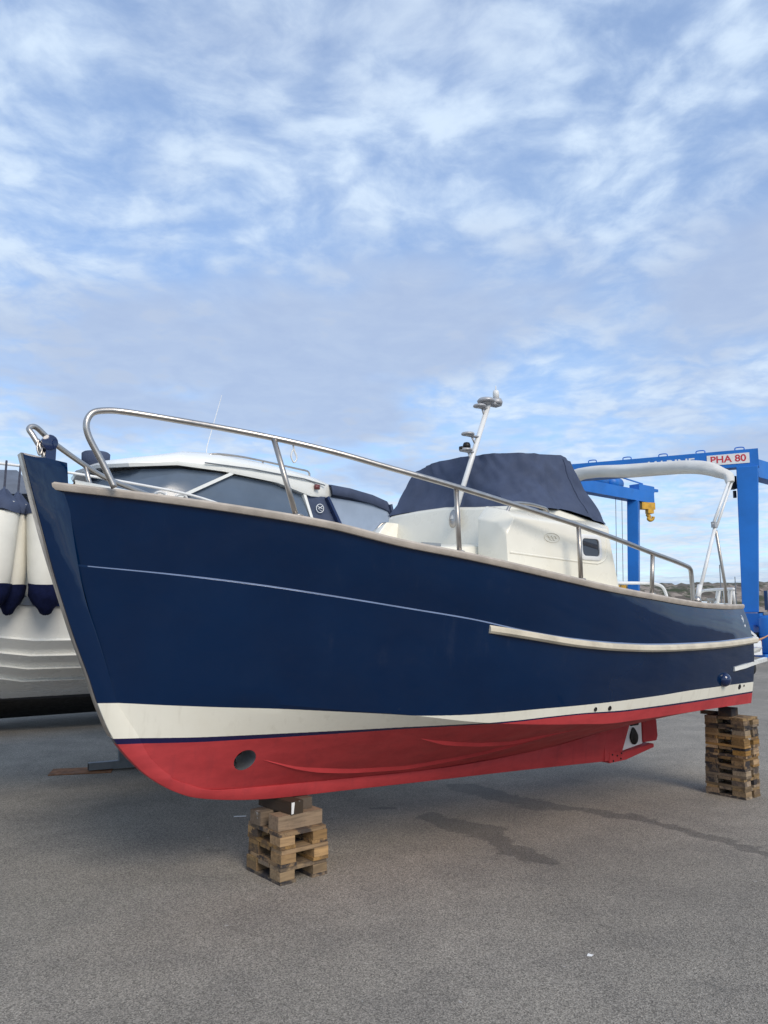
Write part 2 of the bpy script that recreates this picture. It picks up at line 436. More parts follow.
# ------------------------------------------------------------------ setting
bm = B(); box(bm, (20, 17.5, -.75), (220, 115, 1.5)); obj('pavement', bm, M['asphalt']); tag(bpy.data.objects['pavement'], kind='structure')
bm = B(); v = [bm.verts.new(p) for p in ((-3000, -3000, -1.0), (3000, -3000, -1.0), (3000, 3000, -1.0), (-3000, 3000, -1.0))]; bm.faces.new(v)
tag(obj('water', bm, M['water']), kind='structure')
bm = B(); rows = []
NX, NY = 400, 26
for j in range(NY):
    row = []
    for i in range(NX):
        x = -420 + 900 * i / (NX - 1); y = 285 + 90 * j / (NY - 1)
        s = math.sin(min(1, j / (NY * .55)) * math.pi / 2)
        top = 15.2 + 2.2 * mnoise.noise((x * .022, 3.1, 0)) + 1.3 * mnoise.noise((x * .09, 1.7, 0)) + .7 * mnoise.noise((x * .35, y * .2, 0))
        z = -1.6 + (top + 1.6) * s + 1.5 * mnoise.noise((x * .12, y * .12, 4)) * s + .9 * mnoise.noise((x * .4, y * .4, 8)) * s
        row.append((x, y, z))
    rows.append(row)
loft(bm, rows); fix(bm); tag(obj('rocky_hills', bm, M['shore'], smooth=60), kind='structure')

# ------------------------------------------------------------------ the navy motor boat (local frame: x aft, y to starboard, z up)
TH = rad(36.365)
ORG = Vector((-0.630, 5.265, 0))
boat = empty('motor_boat', ORG, TH, 'navy blue motor boat with cream band and red bottom, propped on stacked pallets', 'boat')
S_ = [(-1.56, 0.045, 2.386), (-1.1, 0.307, 2.331), (-0.64, 0.544, 2.269), (-0.18, 0.736, 2.198), (0.27, 0.884, 2.101), (0.73, 0.983, 2.034), (1.19, 1.04, 1.966), (1.65, 1.067, 1.901), (2.11, 1.07, 1.844), (2.57, 1.045, 1.803), (3.02, 0.997, 1.768), (3.48, 0.938, 1.743), (3.94, 0.857, 1.736), (4.4, 0.745, 1.743)]
N_ = [(-1.42, 0.045, 1.927), (-0.97, 0.289, 1.879), (-0.52, 0.491, 1.823), (-0.07, 0.666, 1.755), (0.38, 0.804, 1.685), (0.83, 0.905, 1.617), (1.28, 0.976, 1.533), (1.72, 1.017, 1.476), (2.17, 1.033, 1.44), (2.62, 1.033, 1.422), (3.07, 1.007, 1.418), (3.52, 0.963, 1.419), (3.97, 0.902, 1.429), (4.42, 0.825, 1.441)]
C_ = [(-1.23, 0.045, 1.316), (-0.79, 0.231, 1.211), (-0.35, 0.399, 1.123), (0.09, 0.548, 1.066), (0.52, 0.676, 1.016), (0.96, 0.773, 0.951), (1.4, 0.852, 0.909), (1.84, 0.89, 0.879), (2.28, 0.886, 0.852), (2.72, 0.877, 0.853), (3.15, 0.864, 0.855), (3.59, 0.83, 0.853), (4.03, 0.784, 0.847), (4.47, 0.74, 0.84)]
G_ = [(-1.215, .05, 1.24), (-1.13, .05, 1.05), (-1.062, .05, .966), (-.979, .05, .823), (-.849, .05, .706), (-.639, .05, .605), (-.2, .055, .567), (.455, .055, .54), (1.22, .055, .515), (2.2, .055, .53), (3.0, .055, .60), (3.6, .055, .665), (4.47, .055, .72)]
P_ = [(-1.744, 2.544), (-1.66, 2.259), (-1.565, 1.956), (-1.489, 1.734), (-1.407, 1.51), (-1.326, 1.312), (-1.263, 1.142), (-1.175, .957), (-1.066, .818), (-.944, .703), (-.788, .604), (-.596, .538), (-.186, .482), (.469, .455), (1.25, .425), (1.82, .405), (2.5, .378), (3.228, .347)]
sb, sz_ = pchip(S_, 1), pchip(S_, 2); nb, nz = pchip(N_, 1), pchip(N_, 2); cb, cz = pchip(C_, 1), pchip(C_, 2); gz = pchip(G_, 2); pz = pchip(P_, 1)
band_top = pchip([(-1.2, 1.152), (-.9, 1.127), (-.6, 1.106), (-.3, 1.088), (0, 1.063), (.3, 1.037), (.6, 1.010), (.9, 1.002), (1.5, 1.012), (2.1, 1.016), (2.7, 1.025), (3.3, 1.04), (4.5, 1.037)])
band_bot = pchip([(-1.2, .948), (-.6, .928), (0, .926), (.6, .931), (1.2, .942), (1.8, .956), (2.4, .943), (3.3, .948), (4.5, .95)])


def band_attr(me):
    a = me.attributes.new('band', 'FLOAT', 'POINT')
    for i, v_ in enumerate(me.vertices):
        x, z = v_.co.x, v_.co.z
        lo = band_bot(x); a.data[i].value = (z - lo) / (band_top(x) - lo)


SN = 84
ss = [(i / (SN - 1)) ** 1.25 for i in range(SN)]


def hull_rows():
    rows = []
    S = []; N = []; C = []; G = []
    for s in ss:
        t_ = -1.56 + 5.96 * s; S.append(Vector((t_, sb(t_), sz_(t_))))
        t_ = -1.42 + 5.84 * s; N.append(Vector((t_, nb(t_), nz(t_))))
        t_ = -1.23 + 5.70 * s; C.append(Vector((t_, cb(t_), cz(t_))))
        t_ = -1.215 + 5.685 * s; G.append(Vector((t_, .053, gz(t_))))
    up = [n + Vector((0, -.009, .010)) for n in N]; lo = [n + Vector((0, .003, -.002)) for n in N]
    for k in range(6):
        u = k / 6; rows.append([a.lerp(b_, u) + Vector((0, .012 * math.sin(u * math.pi) * min(1, 2.5 * s), 0)) for a, b_, s in zip(S, up, ss)])
    rows.append(up); rows.append(lo)
    for k in range(1, 8):
        u = k / 8; rows.append([a.lerp(b_, u) + Vector((0, .016 * math.sin(u * math.pi) * min(1, 2.5 * s), 0)) for a, b_, s in zip(lo, C, ss)])
    rows.append(C)
    for k in range(1, 9):
        u = k / 8; rows.append([a.lerp(b_, u) for a, b_ in zip(C, G)])
    return rows


HR = hull_rows()
bm = B()
port = [[Vector((p.x, -p.y, p.z)) for p in r_] for r_ in HR]; stbd = HR[::-1]
allrows = port + stbd
V = loft(bm, allrows)
bm.faces.new([r_[-1] for r_ in V]); bm.faces.new([r_[0] for r_ in V][::-1])
# deck cap closes the hull a little under the sheer
n = SN
for k in range(n - 1): bm.faces.new((V[0][k], V[0][k + 1], V[-1][k + 1], V[-1][k]))
fix(bm)
hull = obj('hull', bm, M['hull'], boat, smooth=17)
# stem and keel bar
bm = B()
R_ = [(-1.53, 2.512), (-1.50, 2.24), (-1.44, 1.93), (-1.385, 1.72), (-1.30, 1.49), (-1.235, 1.30), (-1.18, 1.14), (-1.062, .966), (-.979, .823), (-.849, .706), (-.72, .645), (-.56, .592), (-.2, .567), (.455, .54), (1.22, .515), (1.82, .52), (2.5, .55), (3.228, .62)]
def refine(L_): return smooth_path([(a, 0, b_) for a, b_ in L_], 5)
PP, RR = refine(P_), refine(R_)
rows = []
for p, q in zip(PP, RR):
    q = q + Vector((.022 if p.z > .7 else 0, 0, 0))
    fw = .036 + .018 * min(1, max(0, (p.z - 1.75) / .5))
    rows.append([Vector((q.x, -.062, q.z)), Vector((p.x, -fw, p.z)), Vector((p.x, fw, p.z)), Vector((q.x, .062, q.z))])
loft(bm, rows, closed=True, cap=True)
# aft deadwood carries the skeg
prism(bm, [(3.2, .349), (3.2, .66), (3.60, .68), (3.455, .415), (3.33, .355)], -.05, .05)
fix(bm)
stem = obj('stem_and_keel', bm, M['hull'], boat, smooth=25, bevel=.004)
for o in (hull, stem): band_attr(o.data)
# bow thruster tunnel, cut through the hull
cut = B()
tun_c = Vector((-.40, 0, .765))
mt = Matrix.Translation((tun_c.x, 0, tun_c.z)) @ Matrix.Rotation(rad(90), 4, 'X')
lathe(cut, [(.066, -.6), (.066, .6)], 32, mt); fix(cut)
cutter = obj('cutter', cut, M['tunnel'])
cutter.matrix_world = boat.matrix_basis
bpy.context.view_layer.update()
md = hull.modifiers.new('tunnel', 'BOOLEAN'); md.operation = 'DIFFERENCE'; md.object = cutter; md.solver = 'EXACT'
bpy.context.view_layer.update()
dg = bpy.context.evaluated_depsgraph_get()
me2 = bpy.data.meshes.new_from_object(hull.evaluated_get(dg))
if len(me2.polygons) > 500:
    hull.modifiers.clear(); hull.data = me2
    if 'band' in me2.attributes: me2.attributes.remove(me2.attributes['band'])
    band_attr(me2)
    me2.materials.clear(); me2.materials.append(M['hull'])
    for p in me2.polygons: p.material_index = 0
else:
    hull.modifiers.clear()
bpy.data.objects.remove(cutter)
bm = B()
rings = []
for r_, yy in ((.0655, -.315), (.0655, .315)):
    rings.append([mt @ Vector((r_ * math.cos(k / 32 * math.tau), r_ * math.sin(k / 32 * math.tau), yy)) for k in range(32)])
# clip tunnel ends to the hull side with slanted ends so nothing pokes out
def bot_y(x, z):
    c0 = (cb(x), cz(x)); g0 = (.053, gz(x)); u = (c0[1] - z) / max(1e-4, (c0[1] - g0[1])); return c0[0] + (g0[0] - c0[0]) * u
rings = [[Vector((p.x, -bot_y(p.x, p.z) + .003, p.z)) for p in rings[0]], [Vector((p.x, bot_y(p.x, p.z) - .003, p.z)) for p in rings[0]]]
loft(bm, rings, closed=True); fix(bm)
obj('thruster_tunnel', bm, M['tunnel'], boat, smooth=40)
bm = B()
for k in range(4):
    a = k * math.pi / 2 + .4
    bar(bm, tun_c, tun_c + Vector((math.cos(a) * .052, 0, math.sin(a) * .052)), .008, .03, (0, 1, .4))
obj('thruster_propeller', bm, M['black'], boat)

# spray rails on the bottom
def bottom_pt(x, f):
    return Vector((x, -(cb(x) + (.053 - cb(x)) * f), cz(x) + (gz(x) - cz(x)) * f))
for side in (-1, 1):
    for tab in ([(-.28, .66), (-.2, .696), (0, .785), (.2, .835), (.5, .875), (.8, .875), (1.1, .80), (1.4, .69), (1.6, .53), (1.8, .30), (2.0, .15)],
                [(.72, .335), (.9, .38), (1.1, .41), (1.3, .43), (1.5, .43), (1.7, .33), (1.85, .24)]):
        F = pchip(tab); bm = B(); rows = []; K = 40
        for i in range(K):
            u = i / (K - 1); x = tab[0][0] + (tab[-1][0] - tab[0][0]) * u; f = F(x); wdt = .015 * min(1, u * 5 + .05, (1 - u) * 5 + .05)
            p = bottom_pt(x, f)
            q = bottom_pt(x, f - .03); d = (q - p).normalized(); nrm = Vector((0, d.z, -d.y)); nrm = nrm if nrm.y < 0 else -nrm
            rows.append([p - nrm * .004, p + nrm * wdt * .9 - d * wdt * .1 + Vector((0, 0, -wdt * .3)), p + d * wdt * 1.8 - nrm * .004])
        if side > 0: rows = [[Vector((p.x, -p.y, p.z)) for p in r_] for r_ in rows]
        loft(bm, rows, closed=True, cap=True); fix(bm); obj('spray_rail', bm, M['red'], boat, smooth=35)

# stainless band down the stem face
bm = B(); rows = []
for p in PP:
    if p.z < .93: break
    wv = .024 + .025 * min(1, max(0, (p.z - 1.85) / .25))
    rows.append([Vector((p.x - .001, -wv, p.z)), Vector((p.x - .010, -wv * .8, p.z)), Vector((p.x - .010, wv * .8, p.z)), Vector((p.x - .001, wv, p.z))])
loft(bm, rows, closed=True, cap=True); fix(bm); obj('stem_band', bm, M['steel'], boat, smooth=40)

# gunwale capping and teak rubbing strake, one each side
GP = [Vector((-1.585, .035, 2.39))] + [Vector((x, sb(x) + .004, sz_(x))) for x in [-1.56 + 5.96 * s for s in ss]]
def capping(side):
    bm = B(); rows = []
    for i, p in enumerate(GP):
        y = p.y * side; e = side
        prof = [(.012, -.036), (.022, -.022), (.024, -.004), (.016, .008), (-.06, .010), (-.085, .002), (-.085, -.03), (-.02, -.036)]
        rows.append([Vector((p.x, (p.y + a) * side if p.y + a > 0 else 0, p.z + c_)) for a, c_ in prof])
    loft(bm, rows, closed=True, cap=True); fix(bm); return bm
def strake(side):
    bm = B(); rows = []; K = 60
    F = pchip([(.95, 1.560), (1.28, 1.512), (1.72, 1.452), (2.17, 1.415), (2.62, 1.397), (3.07, 1.393), (3.52, 1.395), (3.97, 1.404), (4.44, 1.418)])
    for i in range(K):
        u = i / (K - 1); x = .955 + (4.445 - .955) * u; k = min(1, .5 + u * 18)
        y = nb(x) + .002
        rows.append([Vector((x, side * (y + a * k - (0 if k == 1 else .006)), F(x) + c_)) for a, c_ in ((-.012, .027), (.018, .026), (.036, .012), (.036, -.012), (.018, -.026), (-.012, -.027))])
    loft(bm, rows, closed=True, cap=True); fix(bm); return bm
def knuckle_strip(side):  # thin pale strip that lightens the knuckle ledge
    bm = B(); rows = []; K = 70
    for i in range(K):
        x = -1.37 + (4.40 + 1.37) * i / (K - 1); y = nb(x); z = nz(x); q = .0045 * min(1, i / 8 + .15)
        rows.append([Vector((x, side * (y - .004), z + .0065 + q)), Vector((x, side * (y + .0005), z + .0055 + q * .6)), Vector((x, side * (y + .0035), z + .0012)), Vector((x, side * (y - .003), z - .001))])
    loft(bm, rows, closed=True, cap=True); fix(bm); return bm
for side in (-1, 1):
    obj('knuckle_line', knuckle_strip(side), M['knuckle_strip'], boat, smooth=40)
    obj('gunwale', capping(side), M['gunwale'], boat, smooth=30)
    obj('rubbing_strake', strake(side), M['teak'], boat, smooth=25)

# deck inside the capping
bm = B(); rows = []
for x in [-1.45 + 5.83 * k / 40 for k in range(41)]:
    hb = max(.01, sb(x) - .07); z = sz_(x)
    rows.append([Vector((x, hb * c_, z + .006 + .05 * (1 - c_ * c_))) for c_ in (-1, -.6, -.2, .2, .6, 1)])
loft(bm, rows); fix(bm); obj('deck', bm, M['cream'], boat, smooth=40)

# cabin: coachroof block with stepped side boxes
bm = B()
lo = [(1.41, -.70), (1.41, -.30), (1.41, .05), (1.40, .40), (1.37, .74), (1.95, .74), (2.50, .74), (2.50, -.735), (1.90, -.74), (1.60, -.725)]
zt_ = [2.425, 2.458, 2.495, 2.50, 2.49, 2.46, 2.415, 2.355, 2.435, 2.42]
rows = [[Vector((x - .06 * (x < 1.5), y, 1.9)) for i, (x, y) in enumerate(lo)], [Vector((x, y * .99, z)) for (x, y), z in zip(lo, zt_)], [Vector((x + (.03 if x < 1.5 else -.03 if x > 2.4 else 0), y * .95, z + .02)) for i, ((x, y), z) in enumerate(zip(lo, zt_))]]
loft(bm, rows, closed=True, cap=True)
# low forward trunk
lo = [(.62, -.40), (.55, 0), (.62, .40), (1.45, .72), (1.45, -.72)]
loft(bm, [[Vector((x, y, 1.9)) for x, y in lo], [Vector((x + .05, y * .93, 2.12 if x < 1 else 2.155)) for x, y in lo], [Vector((x + .12, y * .85, 2.145 if x < 1 else 2.17)) for x, y in lo]], closed=True, cap=True)
for sd_ in (-1, 1):
    sec = lambda x, zt, dx=0.0: [Vector((x + dx, sd_ * .60, 1.85)), Vector((x + dx, sd_ * .905, 1.85)), Vector((x + dx * .6, sd_ * .885, zt)), Vector((x, sd_ * .80, zt + .085 if zt < 2.3 else zt + .055)), Vector((x, sd_ * .60, zt + .13 if zt < 2.3 else zt + .11))]
    rows = [sec(1.17, 2.205), sec(1.255, 2.325), sec(1.72, 2.312), sec(2.27, 2.305)]
    rows.append([Vector((2.37, sd_ * .60, 1.83)), Vector((2.37, sd_ * .905, 1.83)), Vector((2.29, sd_ * .87, 2.30)), Vector((2.30, sd_ * .80, 2.345)), Vector((2.30, sd_ * .60, 2.39))])
    loft(bm, rows, closed=True, cap=True)
fix(bm)
cabin = obj('cabin', bm, M['cream'], boat, smooth=28, bevel=.012)
for sd_ in (-1, 1):
    bm = B()
    rows = []
    for x, zt in ((1.19, 2.075), (1.6, 2.055), (2.05, 2.035), (2.14, 2.04), (2.20, 2.065), (2.235, 2.12), (2.25, 2.24)):
        rows.append(Vector((x, sd_ * (.896 - (zt - 2.0) * .0445), zt)))
    tube(bm, smooth_path(rows, 5), .009, 8); obj('moulding', bm, M['cream'], cabin, smooth=60)
    # oval framed window
    def rr(w_, h_, rads, n_=7):
        pts = []
        for cx, cz_, a0 in ((w_ - rads, h_ - rads, 0), (-w_ + rads, h_ - rads, 90), (-w_ + rads, -h_ + rads, 180), (w_ - rads, -h_ + rads, 270)):
            for k in range(n_): a = rad(a0 + 90 * k / (n_ - 1)); pts.append((cx + rads * math.cos(a), cz_ + rads * math.sin(a)))
        return pts
    wy = lambda z, o_: sd_ * (.905 - (z - 1.85) * .0445 + o_)
    wc = (2.045, 2.152)
    O, I, J = rr(.128, .096, .05), rr(.115, .083, .042), rr(.098, .066, .032)
    bm = B()
    rows = [[Vector((wc[0] + x, wy(wc[1] + z, off), wc[1] + z)) for x, z in L_] for L_, off in ((O, -.006), (O, .008), (I, .014), (J, .012), (J, -.006))]
    loft(bm, rows, closed=True); fix(bm); win = obj('window', bm, M['whitetube'], cabin, smooth=40)
    bm = B(); bm.faces.new([bm.verts.new((wc[0] + x, wy(wc[1] + z, .003), wc[1] + z)) for x, z in rr(.097, .065, .032)]); obj('pane', bm, M['windowglass'], win)
    # faint oval emblem with a small wave
    bm = B(); ec = (1.625, 2.20); pts = [Vector((ec[0] + .080 * math.cos(a), wy(ec[1] + .034 * math.sin(a), .0025), ec[1] + .034 * math.sin(a))) for a in [k / 36 * math.tau for k in range(37)]]
    tube(bm, pts, .0018, 5)
    tube(bm, [Vector((ec[0] - .055 + .11 * k / 14, wy(ec[1], .003), ec[1] + .006 + .010 * math.sin(k * 1.35))) for k in range(15)], .0022, 5)
    tube(bm, [Vector((ec[0] - .030 + .06 * k / 8, wy(ec[1], .003), ec[1] - .014 + .004 * math.sin(k * 1.6))) for k in range(9)], .0025, 5)
    obj('emblem', bm, M['emblem'], cabin)
    # grab rail over the step
    bm = B(); y = sd_ * .80
    tube(bm, smooth_path([(1.215, y, 2.25), (1.25, y, 2.335), (1.32, sd_ * .785, 2.425), (1.37, sd_ * .78, 2.445), (1.52, sd_ * .775, 2.45), (1.65, sd_ * .77, 2.44), (1.72, sd_ * .765, 2.425), (1.75, sd_ * .76, 2.36)], 6), .013, 10)
    lathe(bm, [(.04, 0), (.04, .008), (.02, .012)], 16, Matrix.Translation((1.21, y, 2.235)) @ Matrix.Rotation(rad(-40), 4, 'Y'))
    obj('grab_rail', bm, M['steel'], cabin, smooth=50)

# navy canvas over the windscreen
botl = [(1.378, .75, 2.505), (1.44, .4, 2.518), (1.47, .05, 2.512), (1.465, -.3, 2.472), (1.455, -.62, 2.434), (1.62, -.735, 2.428), (1.78, -.75, 2.44), (1.91, -.75, 2.45), (2.2, -.75, 2.41), (2.467, -.74, 2.366), (2.54, 0, 2.42), (2.467, .74, 2.42), (1.93, .745, 2.47)]
topl = [(1.602, .68, 2.912), (1.60, .5, 2.94), (1.625, .33, 2.958), (1.635, .1, 2.955), (1.662, -.1, 2.945), (1.679, -.3, 2.929), (1.783, -.45, 2.917), (1.925, -.53, 2.913), (2.10, -.60, 2.915), (2.20, -.60, 2.875), (2.26, 0, 2.93), (2.20, .60, 2.90), (1.95, .64, 2.93)]
def dens(loop, n_=5):
    L_ = [Vector(p) for p in loop]; res = []
    for i in range(len(L_)):
        a, b_ = L_[i], L_[(i + 1) % len(L_)]
        for k in range(n_): res.append(a.lerp(b_, k / n_))
    return res
bl, tl = dens(botl, 8), dens(topl, 8)
bm = B(); rows = []
cen = Vector((1.95, 0, 2.68))
for j in range(17):
    u = j / 16; row = []
    for i, (a, b_) in enumerate(zip(bl, tl)):
        p = a.lerp(b_, u); o_ = (p - cen); o_.z = 0; o_.normalize()
        wr = .034 * mnoise.noise((i * .13 + u * 1.4, u * 2.6 - i * .05, 1.3)) + .022 * mnoise.noise((i * .33 - u * 2.0, u * 4.0 + i * .13, 5.0)) + .006 * mnoise.noise((i * .8, u * 9.0, 2.0))
        sag = -.018 * math.sin(u * math.pi)
        fl = .005 * (1 - u) ** 3 * math.sin(i * .55)
        row.append(p + o_ * (wr + sag + fl ) + Vector((0, 0, (.005 * math.sin(i * .45) if j == 0 else 0))))
    rows.append(row)
top_in = []
for k in (.93, .75, .5, .25):
    top_in.append([Vector((1.95 + (p.x - 1.95) * k, p.y * k, p.z + .030 * (1 - k) + .010 * mnoise.noise((p.x * k * 3, p.y * k * 3, 9)))) for p in rows[-1]])
rows += top_in
Vv = loft(bm, rows, closed=True); bm.faces.new(Vv[-1]); fix(bm)
cov_ = obj('canvas_cover', bm, M['navycloth'], boat, smooth=42)
bm = B()
tube(bm, [p + Vector((p.x - cen.x, p.y, 0)).normalized() * .003 for p in [r_[64] for r_ in rows[1:16]]], .004, 6)
obj('cover_seam', bm, M['navycloth'], cov_)

# light mast on the coachroof front
mast = empty('light_mast'); mast.parent = boat
a, b_ = Vector((1.337, -.15, 2.385)), Vector((1.745, -.15, 3.375)); md_ = (b_ - a).normalized()
bm = B(); tube(bm, [a, b_], .021, 14); obj('mast_pole', bm, M['whitetube'], mast, smooth=40)
bm = B(); lathe(bm, [(.055, 0), (.055, .010), (.03, .018)], 20, Matrix.Translation((1.345, -.15, 2.39)) @ Matrix.Rotation(rad(-85), 4, 'Y') @ Matrix.Diagonal((1.3, .8, 1, 1))); tube(bm, [(1.325, -.15, 2.37), (1.40, -.15, 2.385)], .018, 10); obj('mast_foot', bm, M['steel'], mast, smooth=40)
for k, (u, ln, nm) in enumerate(((.955, .105, 'shelf'), (.70, .135, 'shelf'), (.565, .105, 'shelf'))):
    p = a + (b_ - a) * u
    bm = B()
    lathe(bm, [(.052, -.006), (.055, 0), (.05, .010)], 18, Matrix.Translation((p.x - ln + .02, p.y, p.z + .01)))
    box(bm, (p.x - ln / 2, p.y, p.z), (ln, .035, .012))
    bar(bm, (p.x - ln * .55, p.y, p.z - .004), (p.x - .03, p.y, p.z - .075), .012, .010)
    obj('light_bracket', bm, M['alloy'], mast, smooth=40)
p = a + (b_ - a) * .565
bm = B(); lathe(bm, [(.03, 0), (.032, .03), (.024, .05), (.008, .055)], 16, Matrix.Translation((p.x - .075, p.y, p.z + .02))); box(bm, (p.x - .12, p.y, p.z + .02), (.05, .03, .025)); obj('searchlight', bm, M['bronze'], mast, smooth=40)
bm = B(); box(bm, (1.775, -.15, 3.380), (.17, .07, .022)); lathe(bm, [(.07, 0), (.075, .012), (.06, .03)], 20, Matrix.Translation((1.715, -.15, 3.385))); lathe(bm, [(.05, 0), (.055, .02), (.045, .045), (.03, .05)], 20, Matrix.Translation((1.830, -.15, 3.385))); obj('mast_head', bm, M['alloy'], mast, smooth=40)
bm = B(); lathe(bm, [(.026, 0), (.026, .055), (.02, .07)], 16, Matrix.Translation((1.830, -.15, 3.435))); tube(bm, [(1.830, -.15, 3.495), (1.830, -.15, 3.545)], .005, 6); obj('anchor_light', bm, M['whitetube'], mast, smooth=40)

# port rail: bow hoop running aft, stanchions
def rail_run(name, pts, r_, m_, n_=6):
    bm = B(); tube(bm, smooth_path(pts, n_), r_, 12); return obj(name, bm, m_, boat, smooth=60)
rp = [(-1.30, -.27, 2.36), (-1.37, -.255, 2.50), (-1.445, -.25, 2.63), (-1.465, -.25, 2.71), (-1.435, -.245, 2.775), (-1.36, -.24, 2.803), (-1.25, -.25, 2.81),
      (-1.0, -.32, 2.79), (-.7, -.48, 2.74), (-.4, -.61, 2.69), (-.1, -.73, 2.63), (.2, -.82, 2.565), (.5, -.90, 2.505), (.8, -.95, 2.45), (1.1, -.99, 2.395), (1.4, -1.02, 2.342), (1.7, -1.04, 2.29), (2.0, -1.04, 2.24), (2.3, -1.03, 2.19), (2.6, -1.01, 2.14), (2.9, -1.0, 2.092), (3.14, -.975, 2.055), (3.24, -.955, 2.035), (3.275, -.945, 1.98), (3.29, -.94, 1.75)]
rail = rail_run('bow_rail', rp, .0185, M['steel'])
for tx, ty, tz, fx, fy, fz in ((-.47, -.585, 2.70, -.33, -.645, 2.20), (.68, -.925, 2.47, .70, -.93, 2.03), (1.74, -1.04, 2.285, 1.76, -1.03, 1.88), (2.66, -1.005, 2.13, 2.63, -1.0, 1.79)):
    bm = B(); tube(bm, [(tx, ty, tz), (fx, fy, fz)], .0165, 12)
    lathe(bm, [(.035, 0), (.035, .008), (.02, .014)], 14, Matrix.Translation((fx, fy, sz_(fx) + .010)))
    obj('stanchion', bm, M['dullsteel'], rail, smooth=50)
bm = B(); tube(bm, smooth_path([(-.36, -.62, 2.68), (-.345, -.62, 2.63), (-.33, -.622, 2.59), (-.35, -.622, 2.56), (-.37, -.622, 2.60), (-.355, -.62, 2.64)], 4), .005, 6); obj('rail_hook', bm, M['whitetube'], rail, smooth=60)
# low starboard rail
sr = rail_run('side_rail', [(-1.575, .09, 2.50), (-1.61, .10, 2.59), (-1.66, .12, 2.68), (-1.682, .14, 2.725), (-1.64, .155, 2.742), (-1.54, .18, 2.672), (-1.32, .28, 2.572), (-1.14, .36, 2.512), (-.79, .50, 2.445), (-.5, .59, 2.37), (-.36, .64, 2.24)], .0165, M['steel'])
bm = B(); tube(bm, [(-1.32, .28, 2.572), (-1.24, .30, 2.33)], .014, 10); obj('stanchion', bm, M['steel'], sr, smooth=50)
# covered bow fairlead on the stem head
bm = B(); box(bm, (-1.575, .07, 2.55), (.055, .05, .13)); lathe(bm, [(.03, -.035), (.045, -.03), (.045, .03), (.03, .035)], 16, Matrix.Translation((-1.585, .07, 2.64)) @ Matrix.Rotation(rad(90), 4, 'X')); obj('bow_fairlead', bm, M['navygel'], boat, smooth=40, bevel=.006)
bm = B(); tube(bm, smooth_path([(-1.635, .09, 2.66), (-1.645, .08, 2.61), (-1.63, .075, 2.565), (-1.615, .08, 2.60), (-1.62, .09, 2.65)], 4), .006, 6); obj('shackle', bm, M['steel'], boat, smooth=60)

# stern furniture: pushpit, low cockpit rail, cleat, fittings
psh = rail_run('stern_rail', [(4.32, -.36, 1.75), (4.31, -.38, 1.85), (4.30, -.43, 1.882), (4.27, -.58, 1.888), (4.21, -.74, 1.888), (4.18, -.80, 1.886)], .014, M['whitetube'])
for (x_, y_), (x2, y2) in (((4.275, -.595), (4.28, -.565)), ((4.21, -.75), (4.22, -.725))):
    bm = B(); bar(bm, (x_, y_, 1.88), (x2, y2, 1.745), .04, .02); obj('stern_post', bm, M['whitetube'], psh)
for x_, y_ in ((4.24, -.67), (4.19, -.79)):
    bm = B(); tube(bm, [(x_, y_, 1.885), (x_ + .01, y_, 1.745)], .010, 8); obj('stern_post', bm, M['whitetube'], psh, smooth=50)
rail_run('cockpit_rail', [(2.6, -.30, 1.93), (3.18, -.30, 1.935), (3.6, -.30, 1.942), (3.74, -.30, 1.935), (3.83, -.30, 1.905), (3.88, -.30, 1.83), (3.89, -.30, 1.75)], .014, M['whitetube'])
bm = B(); box(bm, (3.72, -.84, 1.785), (.15, .022, .02)); box(bm, (3.69, -.84, 1.762), (.02, .02, .04)); box(bm, (3.75, -.84, 1.762), (.02, .02, .04)); obj('cleat', bm, M['steel'], boat, bevel=.004)
bm = B(); box(bm, (.52, -.86, 2.095), (.15, .022, .02)); box(bm, (.49, -.86, 2.072), (.02, .02, .04)); box(bm, (.55, -.86, 2.072), (.02, .02, .04)); obj('cleat', bm, M['steel'], boat, bevel=.004)
def side_y(x, z):
    if z > nz(x): u = (z - nz(x)) / (sz_(x) - nz(x)); return nb(x) + (sb(x) - nb(x)) * u
    u = (z - cz(x)) / (nz(x) - cz(x)); return cb(x) + (nb(x) - cb(x)) * u + .016 * math.sin(u * math.pi)
for x, z, r_ in ((2.00, .975, .016), (2.16, .972, .018), (4.15, 1.012, .024), (4.245, 1.015, .010)):
    y = -side_y(x, z)
    bm = B(); lathe(bm, [(r_, -.01), (r_, .004), (r_ * .8, .007), (r_ * .6, .004)], 18, Matrix.Translation((x, y, z)) @ Matrix.Rotation(rad(97), 4, 'X'))
    obj('skin_fitting', bm, M['bronze'], boat, smooth=40)
bm = B(); x, z = 3.80, 1.095; lathe(bm, [(.062, -.015), (.062, .005), (.058, .022), (.045, .042), (.024, .055), (.004, .058)], 24, Matrix.Translation((x, -side_y(x, z), z)) @ Matrix.Rotation(rad(94), 4, 'X')); obj('exhaust_cap', bm, M['navygel'], boat, smooth=50)
